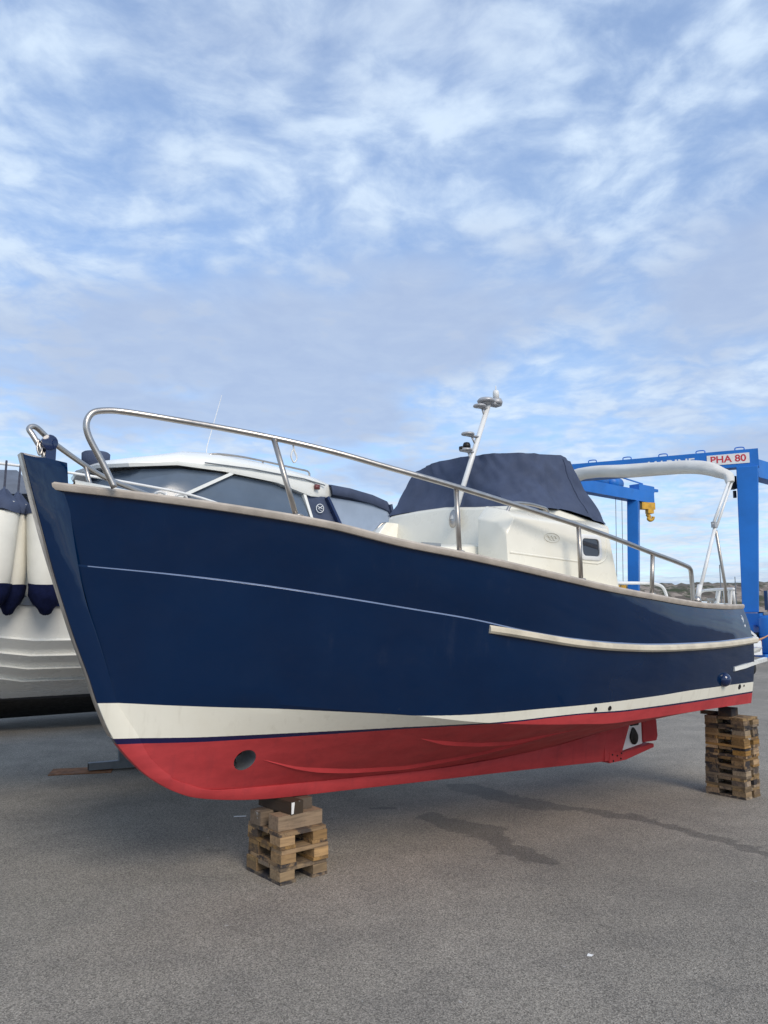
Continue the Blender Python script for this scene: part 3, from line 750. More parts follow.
# swim platform: white edge strip on the quarter running out past the transom
bm = B()
rows = []
for x, y, z in ((3.97, side_y(3.97, 1.18) - .006, 1.178), (4.2, side_y(4.2, 1.195) + .002, 1.194), (4.45, .785, 1.209), (4.75, .69, 1.212), (5.1, .57, 1.212)):
    rows.append([Vector((x, -y + .01, z - .022)), Vector((x, -y - .022, z - .018)), Vector((x, -y - .022, z + .016)), Vector((x, -y + .01, z + .02))])
loft(bm, rows, closed=True, cap=True); fix(bm); obj('quarter_strip', bm, M['white'], boat, smooth=40)
bm = B(); hexa(bm, [(4.47, -.72, 1.27), (5.1, -.52, 1.285), (5.1, .52, 1.285), (4.47, .72, 1.27), (4.46, -.73, 1.33), (5.12, -.54, 1.33), (5.12, .54, 1.33), (4.46, .73, 1.33)]); obj('swim_platform', bm, M['white'], boat, bevel=.015, smooth=40)
for y_ in (-.45, .45):
    bm = B(); bar(bm, (4.45, y_, 1.02), (4.85, y_, 1.268), .03, .03); obj('platform_bracket', bm, M['stand'], boat)
bm = B(); tube(bm, [(4.60, -.71, 1.15), (4.60, -.66, 1.15)], .055, 18); obj('platform_roller', bm, M['black'], boat, smooth=40)
# faint emblem on the quarter
bm = B()
tube(bm, [Vector((4.245 + .030 * math.cos(a), -side_y(4.245, 1.615 + .034 * math.sin(a)) - .003, 1.615 + .034 * math.sin(a))) for a in [k / 24 * math.tau for k in range(25)]], .004, 5)
tube(bm, [Vector((4.225 + .04 * k / 8, -side_y(4.24, 1.615) - .004, 1.615 + .012 * math.sin(k * 1.5))) for k in range(9)], .005, 5)
tube(bm, [Vector((4.27 + .02 * k / 4, -side_y(4.28, 1.545) - .004, 1.55 + .012 * math.sin(k * 1.9))) for k in range(5)], .005, 5)
obj('quarter_emblem', bm, M['letter'], boat)

# skeg, propeller aperture, rudder
bm = B(); prism(bm, [(3.26, .328), (3.26, .43), (3.46, .405), (3.93, .44), (3.93, .405), (3.50, .335)], -.055, .055); fix(bm); shoe = obj('skeg_shoe', bm, M['red'], boat, bevel=.006)
for x_, z_ in ((3.30, .40), (3.37, .385), (3.42, .355), (3.43, .40), (3.31, .345)):
    bm = B(); lathe(bm, [(.008, 0), (.008, .006), (.004, .008)], 8, Matrix.Translation((x_, -.055, z_)) @ Matrix.Rotation(rad(90), 4, 'X')); obj('bolt_head', bm, M['bronze'], shoe)
bm = B(); prism(bm, [(3.475, .408), (3.625, .665), (3.80, .675), (3.80, .446)], -.018, .018); fix(bm); obj('aperture_plate', bm, M['sign'], boat, bevel=.004)
bm = B(); ctr = (3.668, .513); outl = []
for k in range(28):
    a = k / 28 * math.tau; r_ = .062; x_ = ctr[0] + r_ * math.cos(a) * .92; z_ = ctr[1] + r_ * math.sin(a) * (1.0 if math.sin(a) < 0 else 1.55) * 1.0
    if math.sin(a) > 0: x_ = ctr[0] - .01 * math.sin(a) + r_ * math.cos(a) * (1 - .55 * math.sin(a) ** 1.5)
    outl.append((x_, z_))
prism(bm, outl, -.034, -.022); fix(bm)
tube(bm, [(3.62, -.03, .640), (3.72, -.03, .640)], .018, 12)
obj('propeller', bm, M['bronze'], boat, smooth=30, bevel=.003)
bm = B(); prism(bm, [(3.812, .455), (3.812, .655), (4.03, .655), (4.04, .50), (4.02, .455)], -.028, .028); fix(bm); rud = obj('rudder', bm, M['red'], boat, bevel=.01)
bm = B(); tube(bm, [(3.85, 0, .64), (3.85, 0, .80)], .03, 12); obj('rudder_stock', bm, M['bronze'], rud, smooth=40)
bm = B(); prism(bm, [(3.58, .66), (3.56, .78), (4.03, .80), (4.03, .668)], -.03, .03); fix(bm); obj('rudder_skeg', bm, M['red'], boat)

# folded white bimini
bim = empty('bimini'); bim.parent = boat
bm = B(); rows = []
axis = [(3.97, -.945, 2.835), (4.0, -.915, 2.895), (4.0, -.85, 2.945), (4.0, -.759, 2.985), (4.0, -.539, 3.038), (4.0, -.103, 3.093), (4.0, .252, 3.127), (4.0, .60, 3.16), (4.0, .80, 3.17), (3.99, .92, 3.11), (3.97, .95, 3.02)]
ax = smooth_path(axis, 9)
for i, p in enumerate(ax):
    p = p + Vector((0, 0, .007 * math.sin(i * .23)))
    u = i / (len(ax) - 1); d = (ax[min(i + 1, len(ax) - 1)] - ax[max(i - 1, 0)]).normalized()
    f_ = Vector((1, 0, 0)); s_ = d.cross(f_).normalized(); R0 = .065 * min(1, .52 + u * 1.5, .60 + (1 - u) * 2)
    row = []
    for k in range(22):
        a = k / 22 * math.tau
        r_ = R0 * (1 + .11 * mnoise.noise((math.cos(a) * 1.5 + i * .05, math.sin(a) * 1.5, i * .11)) + .06 * mnoise.noise((math.cos(a) * 3, math.sin(a) * 3 + i * .16, i * .05)))
        row.append(p + f_ * (math.cos(a) * r_ * 1.35) + s_ * (math.sin(a) * r_))
    rows.append(row)
loft(bm, rows, closed=True, cap=True); fix(bm); obj('folded_canopy', bm, M['whitecloth'], bim, smooth=55)
for sd_ in (-1, 1):
    jt = Vector((3.64, sd_ * .95, 2.43))
    bm = B(); tube(bm, [(3.96, sd_ * .945, 2.86 if sd_ < 0 else 3.06), jt], .013, 10); tube(bm, [(4.01, sd_ * .945, 2.86 if sd_ < 0 else 3.06), jt + Vector((.05, 0, -.02))], .011, 10); obj('bimini_pole', bm, M['whitetube'], bim, smooth=50)
    bm = B(); tube(bm, [jt + Vector((.05, 0, .02)), (3.36, sd_ * .935, 1.77)], .015, 10); tube(bm, [(3.405, sd_ * .938, 1.90), (3.36, sd_ * .935, 1.77)], .021, 10); obj('bimini_pole', bm, M['whitetube'], bim, smooth=50)
    bm = B(); box(bm, (jt.x + .02, jt.y, jt.z), (.045, .035, .05)); obj('pole_hinge', bm, M['alloy'], bim, bevel=.008)
    bm = B(); tube(bm, [jt + Vector((.04, 0, -.05)), (3.86, sd_ * .90, 1.93), (3.87, sd_ * .90, 1.755)], .013, 10); obj('bimini_strut', bm, M['dullsteel'], bim, smooth=50)
    bm = B(); lathe(bm, [(.035, 0), (.035, .02), (.02, .05)], 14, Matrix.Translation((3.355, sd_ * .935, sz_(3.36) + .008))); obj('pole_foot', bm, M['steel'], bim, smooth=40)

# ------------------------------------------------------------------ pallets and timbers under the boat
def part_box(name, c, s, m_, parent, bev=.003):
    bm = B(); box(bm, c, s); return obj(name, bm, m_, parent, bevel=bev)


def pallet(loc, rz, wx, wy, h, label, group, grey=False):
    root = empty('pallet', loc, rz, label, 'pallet', group)
    X, Y = (M['gwood_x'], M['gwood_y']) if grey else (M['wood_x'], M['wood_y'])
    g = .0012; tb = .024; bb = .020; hb = h - tb - bb - 2 * g
    for sx in (-1, 1):
        part_box('bottom_board', (sx * (wx / 2 - .058), 0, bb / 2), (.115, wy, bb), Y, root)
        for sy in (-1, 1):
            j = random.uniform(-.006, .006)
            part_box('block', (sx * (wx / 2 - .055) + j * .3, sy * (wy / 2 - .062), bb + g + hb / 2), (.108, .122 + j, hb), X, root)
    for k in (-1, 0, 1):
        j = random.uniform(-.005, .005)
        part_box('deck_board', (j, k * (wy / 3), h - tb / 2 - .0005), (wx + random.uniform(-.008, .006), wy / 3 - .012, tb), X, root)
    return root


def timber(name, loc, rz, s, label, m_, group=None):
    bm = B(); box(bm, (0, 0, s[2] / 2), s)
    o = obj(name, bm, m_, None, bevel=.004); o.location = loc; o.rotation_euler = (0, 0, rz); return tag(o, label, 'timber', group)


FR = rad(39.5); fc = Vector((-.630, 5.262, 0)); G1 = 'pallet pieces stacked under the bow'
for k, (lab, gr) in enumerate((('dark stained wooden pallet piece lying on the asphalt under the bow', True), ('tan wooden pallet piece second from the ground under the bow', False), ('pale wooden pallet piece topmost of the short stack under the bow', False))):
    pallet(fc + Vector((random.uniform(-.008, .008), random.uniform(-.008, .008), k * .1015)), FR + rad(random.uniform(-1.5, 1.5)), .355, .41, .1, lab, G1, gr)
R2 = lambda x, y: Vector((x * math.cos(FR) - y * math.sin(FR), x * math.sin(FR) + y * math.cos(FR), 0))
timber('timber_block', fc + R2(0.0, -.095) + Vector((0, 0, .305)), FR, (.335, .115, .088), 'tan cross timber with dark stains, nearest on the short stack under the bow', M['wood_x'], 'loose timbers under the bow')
timber('timber_block', fc + R2(-.02, .10) + Vector((0, 0, .305)), FR + rad(3), (.34, .12, .086), 'cross timber with white paint smear, behind its neighbour under the bow', M['gwood_x'], 'loose timbers under the bow')
beam = timber('timber_block', fc + R2(-.045, .02) + Vector((0, 0, .3945)), FR + rad(4), (.095, .36, .078), 'dark weathered beam with white end directly beneath the red keel', M['dwood_y'], 'loose timbers under the bow')
timber('timber_block', fc + R2(.085, .05) + Vector((0, 0, .3945)), FR - rad(3), (.10, .28, .070), 'brown beam behind the white-ended beam under the keel', M['dwood_y'], 'loose timbers under the bow')
bm = B(); hexa(bm, [(-.046, -.183, .004), (-.030, -.183, .004), (-.030, -.1803, .004), (-.046, -.1803, .004), (-.046, -.183, .074), (-.022, -.183, .074), (-.022, -.1803, .074), (-.046, -.1803, .074)]); obj('white_paint', bm, M['sign'], beam)
RR_ = rad(39.6); rc = Vector((3.238, 7.428, 0)); G2 = 'pallet pieces stacked under the stern'
ords = ['lowest grey pallet piece standing on the asphalt under the stern', 'second grey pallet piece from the ground in the stern stack', 'third grey pallet piece from the ground in the stern stack', 'fourth pallet piece from the ground, reddish brown, in the stern stack', 'fifth pallet piece from the ground, reddish brown, in the stern stack', 'sixth pallet piece from the ground in the stern stack, third from its top', 'second pallet piece from the top of the stern stack, stained dark', 'topmost pallet piece of the stern stack, with dark broken boards']
for k, lab in enumerate(ords):
    pallet(rc + Vector((random.uniform(-.004, .004) + .0035 * k, random.uniform(-.008, .008), k * .0895)), RR_ + rad(random.uniform(-2, 2)), .275, .38, .0885, lab, G2, k in (0, 1, 2, 6, 7))
timber('timber_block', rc + Vector((-.01, -.02, .7165)), RR_ + rad(6), (.16, .12, .072), 'short dark timber block wedged between stern stack and red bottom', M['dwood_x'])
timber('timber_block', rc + Vector((-.14, .09, .7165)), RR_ - rad(80), (.15, .06, .030), 'thin dark wooden offcut lying on top of the stern stack', M['gwood_x'])

# ------------------------------------------------------------------ white cruiser behind (same heading)
CY = 3.2
cru = empty('cabin_cruiser', ORG, TH, 'white cabin cruiser with grey tinted windows standing behind the navy boat', 'boat')
def chb(x): return 1.26 * (1 - (max(0, -x + .2) / 3.6) ** 2.4) if x < .2 else 1.26 - .02 * (x - .2)
prof = [(1.0, 2.36), (1.0, 1.84), (1.0, 1.80), (1.0, 1.71), (.998, 1.70), (.985, 1.575), (.955, 1.46), (.982, 1.445), (.885, 1.335), (.912, 1.32), (.79, 1.225), (.817, 1.21), (.66, 1.115), (.685, 1.10), (.42, 1.01), (.02, .90)]
bm = B(); st = []
for k in range(34):
    x = -3.35 + 6.4 * (k / 33) ** .9
    hb = max(.02, chb(x)); rise = max(0, (-x - 1.2) / 2.2)
    st.append([Vector((x - rise * (.25 if z > 1.6 else -.35 * (1.6 - z)), hb * f_ * (1 - rise * .55 * max(0, (1.7 - z)) / .8), z + rise * (.22 if z > 1.6 else .22 + .38 * (1.6 - z)))) for f_, z in prof])
rows = [[Vector((p.x, CY - p.y, p.z)) for p in r_] for r_ in st]; rows2 = [[Vector((p.x, CY + p.y, p.z)) for p in r_[::-1]] for r_ in st]
full = [a + b_ for a, b_ in zip(rows, rows2)]
loft(bm, full, closed=True, cap=True); fix(bm); obj('hull', bm, M['white'], cru, smooth=22)
for sgn in (-1, 1):
    bm = B(); rr_rows = []
    for r_ in st:
        p = r_[2]; q = r_[3]
        rr_rows.append([Vector((p.x, CY + sgn * (p.y - .02), p.z)), Vector((p.x, CY + sgn * (p.y + .028), p.z - .012)), Vector((q.x, CY + sgn * (q.y + .028), q.z + .012)), Vector((q.x, CY + sgn * (q.y - .02), q.z))])
    loft(bm, rr_rows, closed=True, cap=True); fix(bm); obj('rubbing_band', bm, M['navygel'], cru, smooth=40)
# cabin glass, roof, pillars
half_b = [(-1.15, 0), (-1.08, .45), (-.80, .80), (-.30, .93), (.4, .96), (1.0, .96), (1.52, .96)]
half_t = [(-.42, 0), (-.38, .42), (-.22, .74), (.10, .86), (.5, .89), (1.05, .89), (1.42, .88)]
ztop_ = [3.02, 3.02, 3.01, 3.03, 3.025, 2.99, 2.88]
def ring(h_, zs): return [Vector((x, CY - y, z)) for (x, y), z in list(zip(h_, zs))[::-1]] + [Vector((x, CY + y, z)) for (x, y), z in list(zip(h_, zs))[1:]]
RB, RT = ring(half_b, [2.36] * 7), ring(half_t, ztop_)
bm = B(); rows = []
for j in range(7):
    u = j / 6; rows.append([a.lerp(b_, u) + Vector((0, (a.y - CY) * .05 * math.sin(u * math.pi), 0)) for a, b_ in zip(RB, RT)])
loft(bm, rows); fix(bm); obj('cabin_glass', bm, M['glass'], cru, smooth=50)
roof_h = [(-.62, 0), (-.55, .45), (-.36, .78), (.05, .915), (.5, .945), (1.1, .945), (1.50, .93), (1.78, .86), (1.86, .6), (1.86, 0)]
roof_z0 = [3.03, 3.025, 3.01, 3.05, 3.035, 2.985, 2.885, 2.90, 2.95, 2.95]
roof_z1 = [3.06, 3.06, 3.06, 3.125, 3.145, 3.115, 3.075, 3.04, 3.04, 3.04]
def ring2(h_, zs, k=1.0, dz=0): return [Vector((x, CY - y * k, z + dz)) for (x, y), z in zip(h_[::-1], zs[::-1])] + [Vector((x, CY + y * k, z + dz)) for (x, y), z in list(zip(h_, zs))[1:-1]]
bm = B()
sc_ = lambda R_, k, dz: [Vector((.6 + (p.x - .6) * k, CY + (p.y - CY) * k, p.z + dz)) for p in R_]
r0, r1 = ring2(roof_h, roof_z0), ring2(roof_h, roof_z1)
Vv = loft(bm, [sc_(r0, .86, .03), r0, sc_(r0, 1.012, .03), r1, sc_(r1, .94, .05), sc_(r1, .75, .115), sc_(r1, .45, .16)], closed=True); bm.faces.new(Vv[-1]); bm.faces.new(Vv[0][::-1]); fix(bm)
obj('hardtop', bm, M['white'], cru, smooth=35)
bm = B(); tube(bm, [(.3, CY - .965, 3.095), (.8, CY - .968, 3.09), (1.4, CY - .955, 3.055), (1.68, CY - .92, 3.02)], .007, 6); obj('hardtop_groove', bm, M['stand'], cru)
for sgn in (-1, 1):
    bm = B()
    bar(bm, (.60, CY + sgn * .905, 3.03), (-.02, CY + sgn * .985, 2.70), .03, .075, (0, sgn, 0)); obj('window_pillar', bm, M['white'], cru)
    bm = B(); bar(bm, (1.43, CY + sgn * .90, 2.90), (1.57, CY + sgn * .975, 2.40), .03, .05, (0, sgn, 0)); obj('window_pillar', bm, M['white'], cru)
    bm = B(); tube(bm, smooth_path([(.42, CY + sgn * .80, 3.15), (.44, CY + sgn * .80, 3.225), (.8, CY + sgn * .80, 3.235), (1.4, CY + sgn * .79, 3.19), (1.55, CY + sgn * .79, 3.17), (1.56, CY + sgn * .79, 3.09)], 4), .011, 8)
    tube(bm, [(1.0, CY + sgn * .80, 3.22), (1.0, CY + sgn * .80, 3.12)], .009, 6); obj('roof_rail', bm, M['steel'], cru, smooth=50)
    bm = B(); hexa(bm, [(1.54, CY + sgn * .93, 2.36), (1.95, CY + sgn * .97, 2.36), (1.95, CY + sgn * .95, 2.36), (1.54, CY + sgn * .91, 2.36), (1.44, CY + sgn * .90, 2.89), (1.70, CY + sgn * .90, 2.90), (1.70, CY + sgn * .88, 2.90), (1.44, CY + sgn * .88, 2.89)]); pan = obj('canvas_panel', bm, M['navycloth'], cru)
    if sgn < 0:
        bm = B(); cc = Vector((1.615, CY - .925, 2.765))
        tube(bm, [cc + Vector((.045 * math.cos(a), -.005 - .05 * .045 * math.sin(a), .045 * math.sin(a))) for a in [k / 24 * math.tau for k in range(25)]], .0045, 6)
        tube(bm, [cc + Vector((.028, -.006, .026)), cc + Vector((-.022, -.006, -.008)), cc + Vector((.02, -.006, -.026))], .0045, 6); tube(bm, [cc + Vector((-.028, -.006, .018)), cc + Vector((.03, -.006, -.002))], .0045, 6)
        obj('round_emblem', bm, M['letter'], pan)
    bm = B(); bar(bm, (1.70, CY + sgn * .905, 2.89), (1.92, CY + sgn * .975, 2.42), .03, .11, (0, sgn, 0)); obj('canvas_strap', bm, M['navygel'], cru)
    bm = B(); hexa(bm, [(1.97, CY + sgn * .96, 2.36), (2.62, CY + sgn * .97, 2.36), (2.62, CY + sgn * .95, 2.36), (1.97, CY + sgn * .94, 2.36), (1.74, CY + sgn * .90, 2.90), (2.50, CY + sgn * .93, 2.86), (2.50, CY + sgn * .91, 2.86), (1.74, CY + sgn * .88, 2.90)]); obj('clear_curtain', bm, M['clear'], cru)
    bm = B(); bar(bm, (2.52, CY + sgn * .945, 2.88), (2.64, CY + sgn * .975, 2.36), .03, .07, (0, sgn, 0)); obj('curtain_edge', bm, M['navycloth'], cru)
bm = B(); rows = []
for x, z, dd in ((1.76, 3.015, .0), (2.0, 3.0, .02), (2.3, 2.955, .02), (2.5, 2.90, 0), (2.58, 2.80, -.02)):
    rows.append([Vector((x, CY + .96 * math.cos(a), z + .07 * math.sin(a) + (-.09 if abs(math.cos(a)) > .98 else 0))) for a in [math.pi * k / 12 for k in range(13)]])
loft(bm, rows); fix(bm); o = obj('aft_canopy', bm, M['navycloth'], cru, smooth=50); so = o.modifiers.new('thick', 'SOLIDIFY'); so.thickness = .02
bm = B(); box(bm, (1.56, CY - .955, 2.985), (.055, .03, .05)); obj('side_light', bm, M['lamp'], cru, smooth=40)
bm = B(); tube(bm, [(.75, CY + .1, 3.22), (.77, CY + .1, 3.50), (.93, CY + .1, 4.12)], [.012, .006, .003], 6); obj('aerial', bm, M['whitetube'], cru)
bm = B(); lathe(bm, [(.035, 2.36), (.035, 3.12), (.10, 3.13), (.105, 3.15), (.125, 3.17), (.135, 3.19), (.138, 3.27), (.12, 3.285)], 22, Matrix.Translation((-.42, CY + .1, 0))); obj('covered_searchlight', bm, M['navycloth'], cru, smooth=40)
# foredeck: sun pad, rails, life-line loops
bm = B(); rows = []
for x, wd, z in ((-2.5, .35, 2.62), (-2.2, .50, 2.80), (-1.7, .66, 2.95), (-1.2, .74, 2.97), (-.98, .74, 2.72)):
    rows.append([Vector((x, CY + wd * c_, z - .30 * abs(c_) ** 2.5 + .014 * math.sin(c_ * 9 + x * 7))) for c_ in (-1, -.85, -.7, -.5, -.25, 0, .25, .5, .7, .85, 1)])
rows = [[Vector((p.x, p.y, 2.35)) for p in rows[0]]] + rows + [[Vector((p.x, p.y, 2.35)) for p in rows[-1]]]
loft(bm, rows); fix(bm); obj('foredeck_cover', bm, M['greycloth'], cru, smooth=50)
cry = lambda x, k=.94: CY - max(.05, chb(x)) * k
bm = B()
tube(bm, smooth_path([(-3.3, CY - .12, 2.98), (-2.9, cry(-2.9), 2.95), (-2.2, cry(-2.2), 2.91), (-1.5, cry(-1.5), 2.875), (-1.0, cry(-1.0), 2.84), (-.45, cry(-.45), 2.79), (.1, cry(.1), 2.73), (.55, cry(.55), 2.62), (.68, cry(.68), 2.5), (.7, cry(.7), 2.36)], 5), .012, 8)
crl = obj('bow_rail', bm, M['whitetube'], cru, smooth=50)
for x in (-2.6, -1.9, -1.05, -.15):
    bm = B(); tube(bm, [(x, cry(x), 2.86 if x < -.5 else 2.74), (x + .03, cry(x), 2.36)], .010, 8); obj('stanchion', bm, M['whitetube'], crl, smooth=50)
bm = B()
for x0 in (-.18, .02):
    tube(bm, smooth_path([(x0 - .07, CY - 1.10, 2.64), (x0 - .05, CY - 1.11, 2.72), (x0, CY - 1.11, 2.745), (x0 + .05, CY - 1.11, 2.72), (x0 + .07, CY - 1.10, 2.64)], 4), .012, 8)
    tube(bm, [(x0 - .07, CY - 1.10, 2.64), (x0 - .07, CY - 1.10, 2.36)], .012, 6); tube(bm, [(x0 + .07, CY - 1.10, 2.64), (x0 + .07, CY - 1.10, 2.36)], .012, 6)
obj('rail_gate', bm, M['whitetube'], cru, smooth=50)

# fenders hung on the cruiser's port side
def b2w(x, y, z):
    return Vector((ORG.x + x * math.cos(TH) - y * math.sin(TH), ORG.y + x * math.sin(TH) + y * math.cos(TH), z))
for (x, y, r_, lab, lean) in ((-1.50, 1.86, .132, 'white fender with navy fleece ends, leftmost beside the dark stem', .03), (-1.205, 1.84, .128, 'white fender partly hidden by the navy stem, hung in navy cloth', -.035), (-1.37, 2.00, .11, 'white fender squeezed behind two others at the bow', .01)):
    f_ = empty('boat_fender', b2w(x, y, 0), TH, lab, 'fender', 'fenders hanging along the white cruiser')
    dx = lambda z: lean * (z - 2.5) * 2
    bm = B(); P2 = [Vector((dx(z), 0, z)) for z in (1.83, 1.86, 2.0, 2.2, 2.4, 2.47, 2.52)]; tube(bm, P2, [r_ * k for k in (.90, .95, .99, 1.0, 1.0, .93, .8)], 22); obj('fender_body', bm, M['fender'], f_, smooth=50)
    bm = B(); zz = [1.885, 1.86, 1.80, 1.74, 1.70, 1.665, 1.65]; rr2 = [1.03, 1.03, .98, .74, .48, .34, .12]
    rows = []
    for z, k in zip(zz, rr2):
        rows.append([Vector((dx(z) + r_ * k * math.cos(a) * (1 + .10 * mnoise.noise((math.cos(a) * 2, math.sin(a) * 2, z * 9 + x))), r_ * k * math.sin(a), z + .012 * mnoise.noise((a, z * 3, x)))) for a in [q / 22 * math.tau for q in range(22)]])
    loft(bm, rows, closed=True, cap=True); fix(bm); obj('fender_sock', bm, M['sock'], f_, smooth=60)
    bm = B(); rows = []
    for z, k in ((2.43, 1.05), (2.46, 1.06), (2.50, .98), (2.53, .80), (2.565, .52), (2.595, .30), (2.62, .12)):
        rows.append([Vector((dx(z) + r_ * k * math.cos(a) * (1 + .22 * mnoise.noise((math.cos(a) * 2.2, math.sin(a) * 2.2, z * 8 + x))), r_ * k * math.sin(a) * (1 + .22 * mnoise.noise((math.cos(a) * 2, math.sin(a) * 2, z * 6 + 7))), z + .03 * mnoise.noise((a * 1.2, z * 3, x + 3)))) for a in [q / 26 * math.tau for q in range(26)]])
    loft(bm, rows, closed=True, cap=True); fix(bm); obj('fender_hood', bm, M['navycloth'], f_, smooth=60)
    bm = B(); tube(bm, [(dx(2.6), 0, 2.60), (.03, .12, 2.86)], .009, 6); obj('fender_rope', bm, M['darkrope'], f_)

# black boat added further back to darken the ground, mostly hidden by the cruiser
fb = empty('shade_boat', b2w(.6, 8.1, -.34), TH, 'dark boat shape added for shade, far behind the white cruiser', 'boat')
bm = B(); rows = []
for k in range(25):
    u = k / 24; x = -3.2 + 6.2 * u; hb = 1.15 * min(1, math.sin(min(1, u * 1.6 + .02) * math.pi / 2)); rise = max(0, .35 - u) ** 2 * 3.5
    rows.append([Vector((x, y_ * hb, z + rise * q)) for y_, z, q in ((-1, 1.55, .5), (-.98, 1.15, .6), (-.86, .82, .8), (0, .48, 1), (.86, .82, .8), (.98, 1.15, .6), (1, 1.55, .5))])
loft(bm, rows, closed=True, cap=True); fix(bm); obj('hull', bm, M['black'], fb, smooth=35)
for x_ in (-1.2, 1.6):
    bm = B(); bar(bm, (x_, -.9, .405), (x_, .9, .405), .20, .13); bar(bm, (x_, -.75, .45), (x_, -.75, .78), .10, .10); bar(bm, (x_, .75, .45), (x_, .75, .78), .10, .10); obj('cradle', bm, M['stand'], fb)

# boat stand under the cruiser with its rusty plate, second stands hidden by the hulls
def stand(loc, rz, lab, h):
    s = empty('boat_stand', loc, rz, lab, 'boat stand', 'steel stands under the white cruiser')
    bm = B(); bar(bm, (-.05, 0, .045), (.95, 0, .045), .075, .075); ft = obj('foot', bm, M['stand'], s, bevel=.006)
    bm = B(); box(bm, (-.053, 0, .045), (.004, .06, .06)); obj('foot_end', bm, M['black'], ft)
    bm = B(); bar(bm, (.30, 0, .083), (.24, 0, h), .085, .085, (0, 1, 0)); bar(bm, (.28, 0, .30), (.10, 0, .62), .05, .05, (0, 1, 0)); obj('post', bm, M['stand'], s, bevel=.006)
    bm = B(); bar(bm, (.80, 0, .09), (.32, 0, .60), .04, .04, (0, 1, 0)); obj('brace', bm, M['stand'], s)
    bm = B(); box(bm, (.22, 0, h + .02), (.30, .22, .04)); obj('pad', bm, M['black'], s, bevel=.006)
    return s
st0 = (-3.10, 8.50, .008)
stand(st0, rad(28), 'grey steel boat stand on a rusty plate, beside the navy bow', .96)
bm = B(); box(bm, (0, 0, .004), (.62, .34, .008)); o = obj('steel_plate', bm, M['rust'], None); o.location = (-3.22, 8.50, 0); o.rotation_euler = (0, 0, rad(14)); tag(o, 'flat rusty steel plate lying on the asphalt under the grey stand', 'plate')
# trailer beam under the cruiser forefoot
cr = empty('boat_trailer', b2w(-.55, CY, 0), TH, 'dark boat trailer in the shade under the white cruiser', 'trailer')
bm = B(); bar(bm, (.35, 0, .58), (3.0, 0, .58), .12, .12); bar(bm, (.75, -.8, .60), (.75, .8, .60), .09, .09); bar(bm, (1.9, -.95, .60), (1.9, .95, .60), .10, .10); obj('frame', bm, M['stand'], cr, bevel=.006)
for y_ in (-.62, .62):
    bm = B(); bar(bm, (.45, y_, .93), (2.7, y_, .93), .10, .10); bar(bm, (.75, y_, .6), (.75, y_, .93), .06, .06); bar(bm, (1.9, y_, .6), (1.9, y_, .93), .06, .06); obj('bunk', bm, M['black'], cr)
for y_ in (-1.0, 1.0):
    for x_ in (1.55, 2.25):
        bm = B(); lathe(bm, [(.16, -.09), (.29, -.085), (.315, -.06), (.315, .06), (.29, .085), (.16, .09)], 28, Matrix.Translation((x_, y_, .318)) @ Matrix.Rotation(rad(90), 4, 'X')); wl = obj('wheel', bm, M['black'], cr, smooth=35)
        bm = B(); lathe(bm, [(.155, -.07), (.16, .0), (.155, .07)], 20, Matrix.Translation((x_, y_, .318)) @ Matrix.Rotation(rad(90), 4, 'X')); obj('rim', bm, M['stand'], wl, smooth=35)
    bm = B(); bar(bm, (1.9, y_, .318), (1.9, y_ * .9, .60), .08, .08); obj('axle_arm', bm, M['stand'], cr)
bm = B(); tube(bm, [(.40, -.70, .80), (.40, -.45, .82)], .06, 16); obj('roller', bm, M['black'], cr, smooth=40)
bm = B(); bar(bm, (1.2, 0, 0.0), (1.2, 0, .52), .07, .07); box(bm, (1.2, 0, .01), (.2, .2, .02)); obj('jockey_leg', bm, M['stand'], cr)

# ------------------------------------------------------------------ blue boat hoist
PA, PD = Vector((15.45, 32.2, 0)), Vector((7.2, 36.3, 0))
ua = (PD - PA).normalized(); ub = Vector((-ua.y, ua.x, 0)); ub = -ub if ub.y < 0 else ub
PB = Vector((13.75, 42.0, 0)); ubd = (PB - PD).normalized(); PC = PA + ubd * (PB - PD).length
hoist = empty('boat_hoist', (0, 0, 0), 0, 'tall blue travelling boat hoist behind the stern with white and red sign', 'boat hoist')
ZT, BH = 8.60, .74
bm = B()
a, b_ = PA - ua * .45, PD + ua * .5
bar(bm, a + Vector((0, 0, ZT - BH / 2)), b_ + Vector((0, 0, ZT - BH / 2)), .62, BH)
bmA = obj('cross_beam', bm, M['lift'], hoist, bevel=.04)
bm = B(); bar(bm, PD + ubd * .6 + Vector((0, 0, ZT - .42)), PB + ubd * 1.7 + Vector((0, 0, ZT - .42)), .6, .62); bmB = obj('side_beam', bm, M['lift'], hoist, bevel=.04)
bm = B(); bar(bm, PA + ubd * .36 + Vector((0, 0, ZT - .75)), PC + ubd * 1.2 + Vector((0, 0, ZT - .75)), .6, .78); obj('side_beam', bm, M['lift'], hoist, bevel=.04)
def leg(P, w0, w1, ztop, face):
    f_ = face.normalized(); s = Vector((-f_.y, f_.x, 0)); z1 = 1.75
    Q = P + ua * .22
    lo = [Q + (f_ * a + s * b2) * (w1 / 2) + Vector((0, 0, z1)) for a, b2 in ((-1, -1), (1, -1), (1, 1), (-1, 1))]
    hi = [P + (f_ * a + s * b2) * (w0 / 2) + Vector((0, 0, ztop)) for a, b2 in ((-1, -1), (1, -1), (1, 1), (-1, 1))]
    bm = B(); hexa(bm, lo + hi); fix(bm); return obj('leg', bm, M['lift'], hoist, bevel=.03)
fac = [leg(PA, .84, .62, ZT - BH - .005, ua), leg(PD, .84, .62, ZT - BH - .005, ua), leg(PB, .60, .55, ZT - .735, ua), leg(PC, .84, .62, ZT - 1.15, ua)]
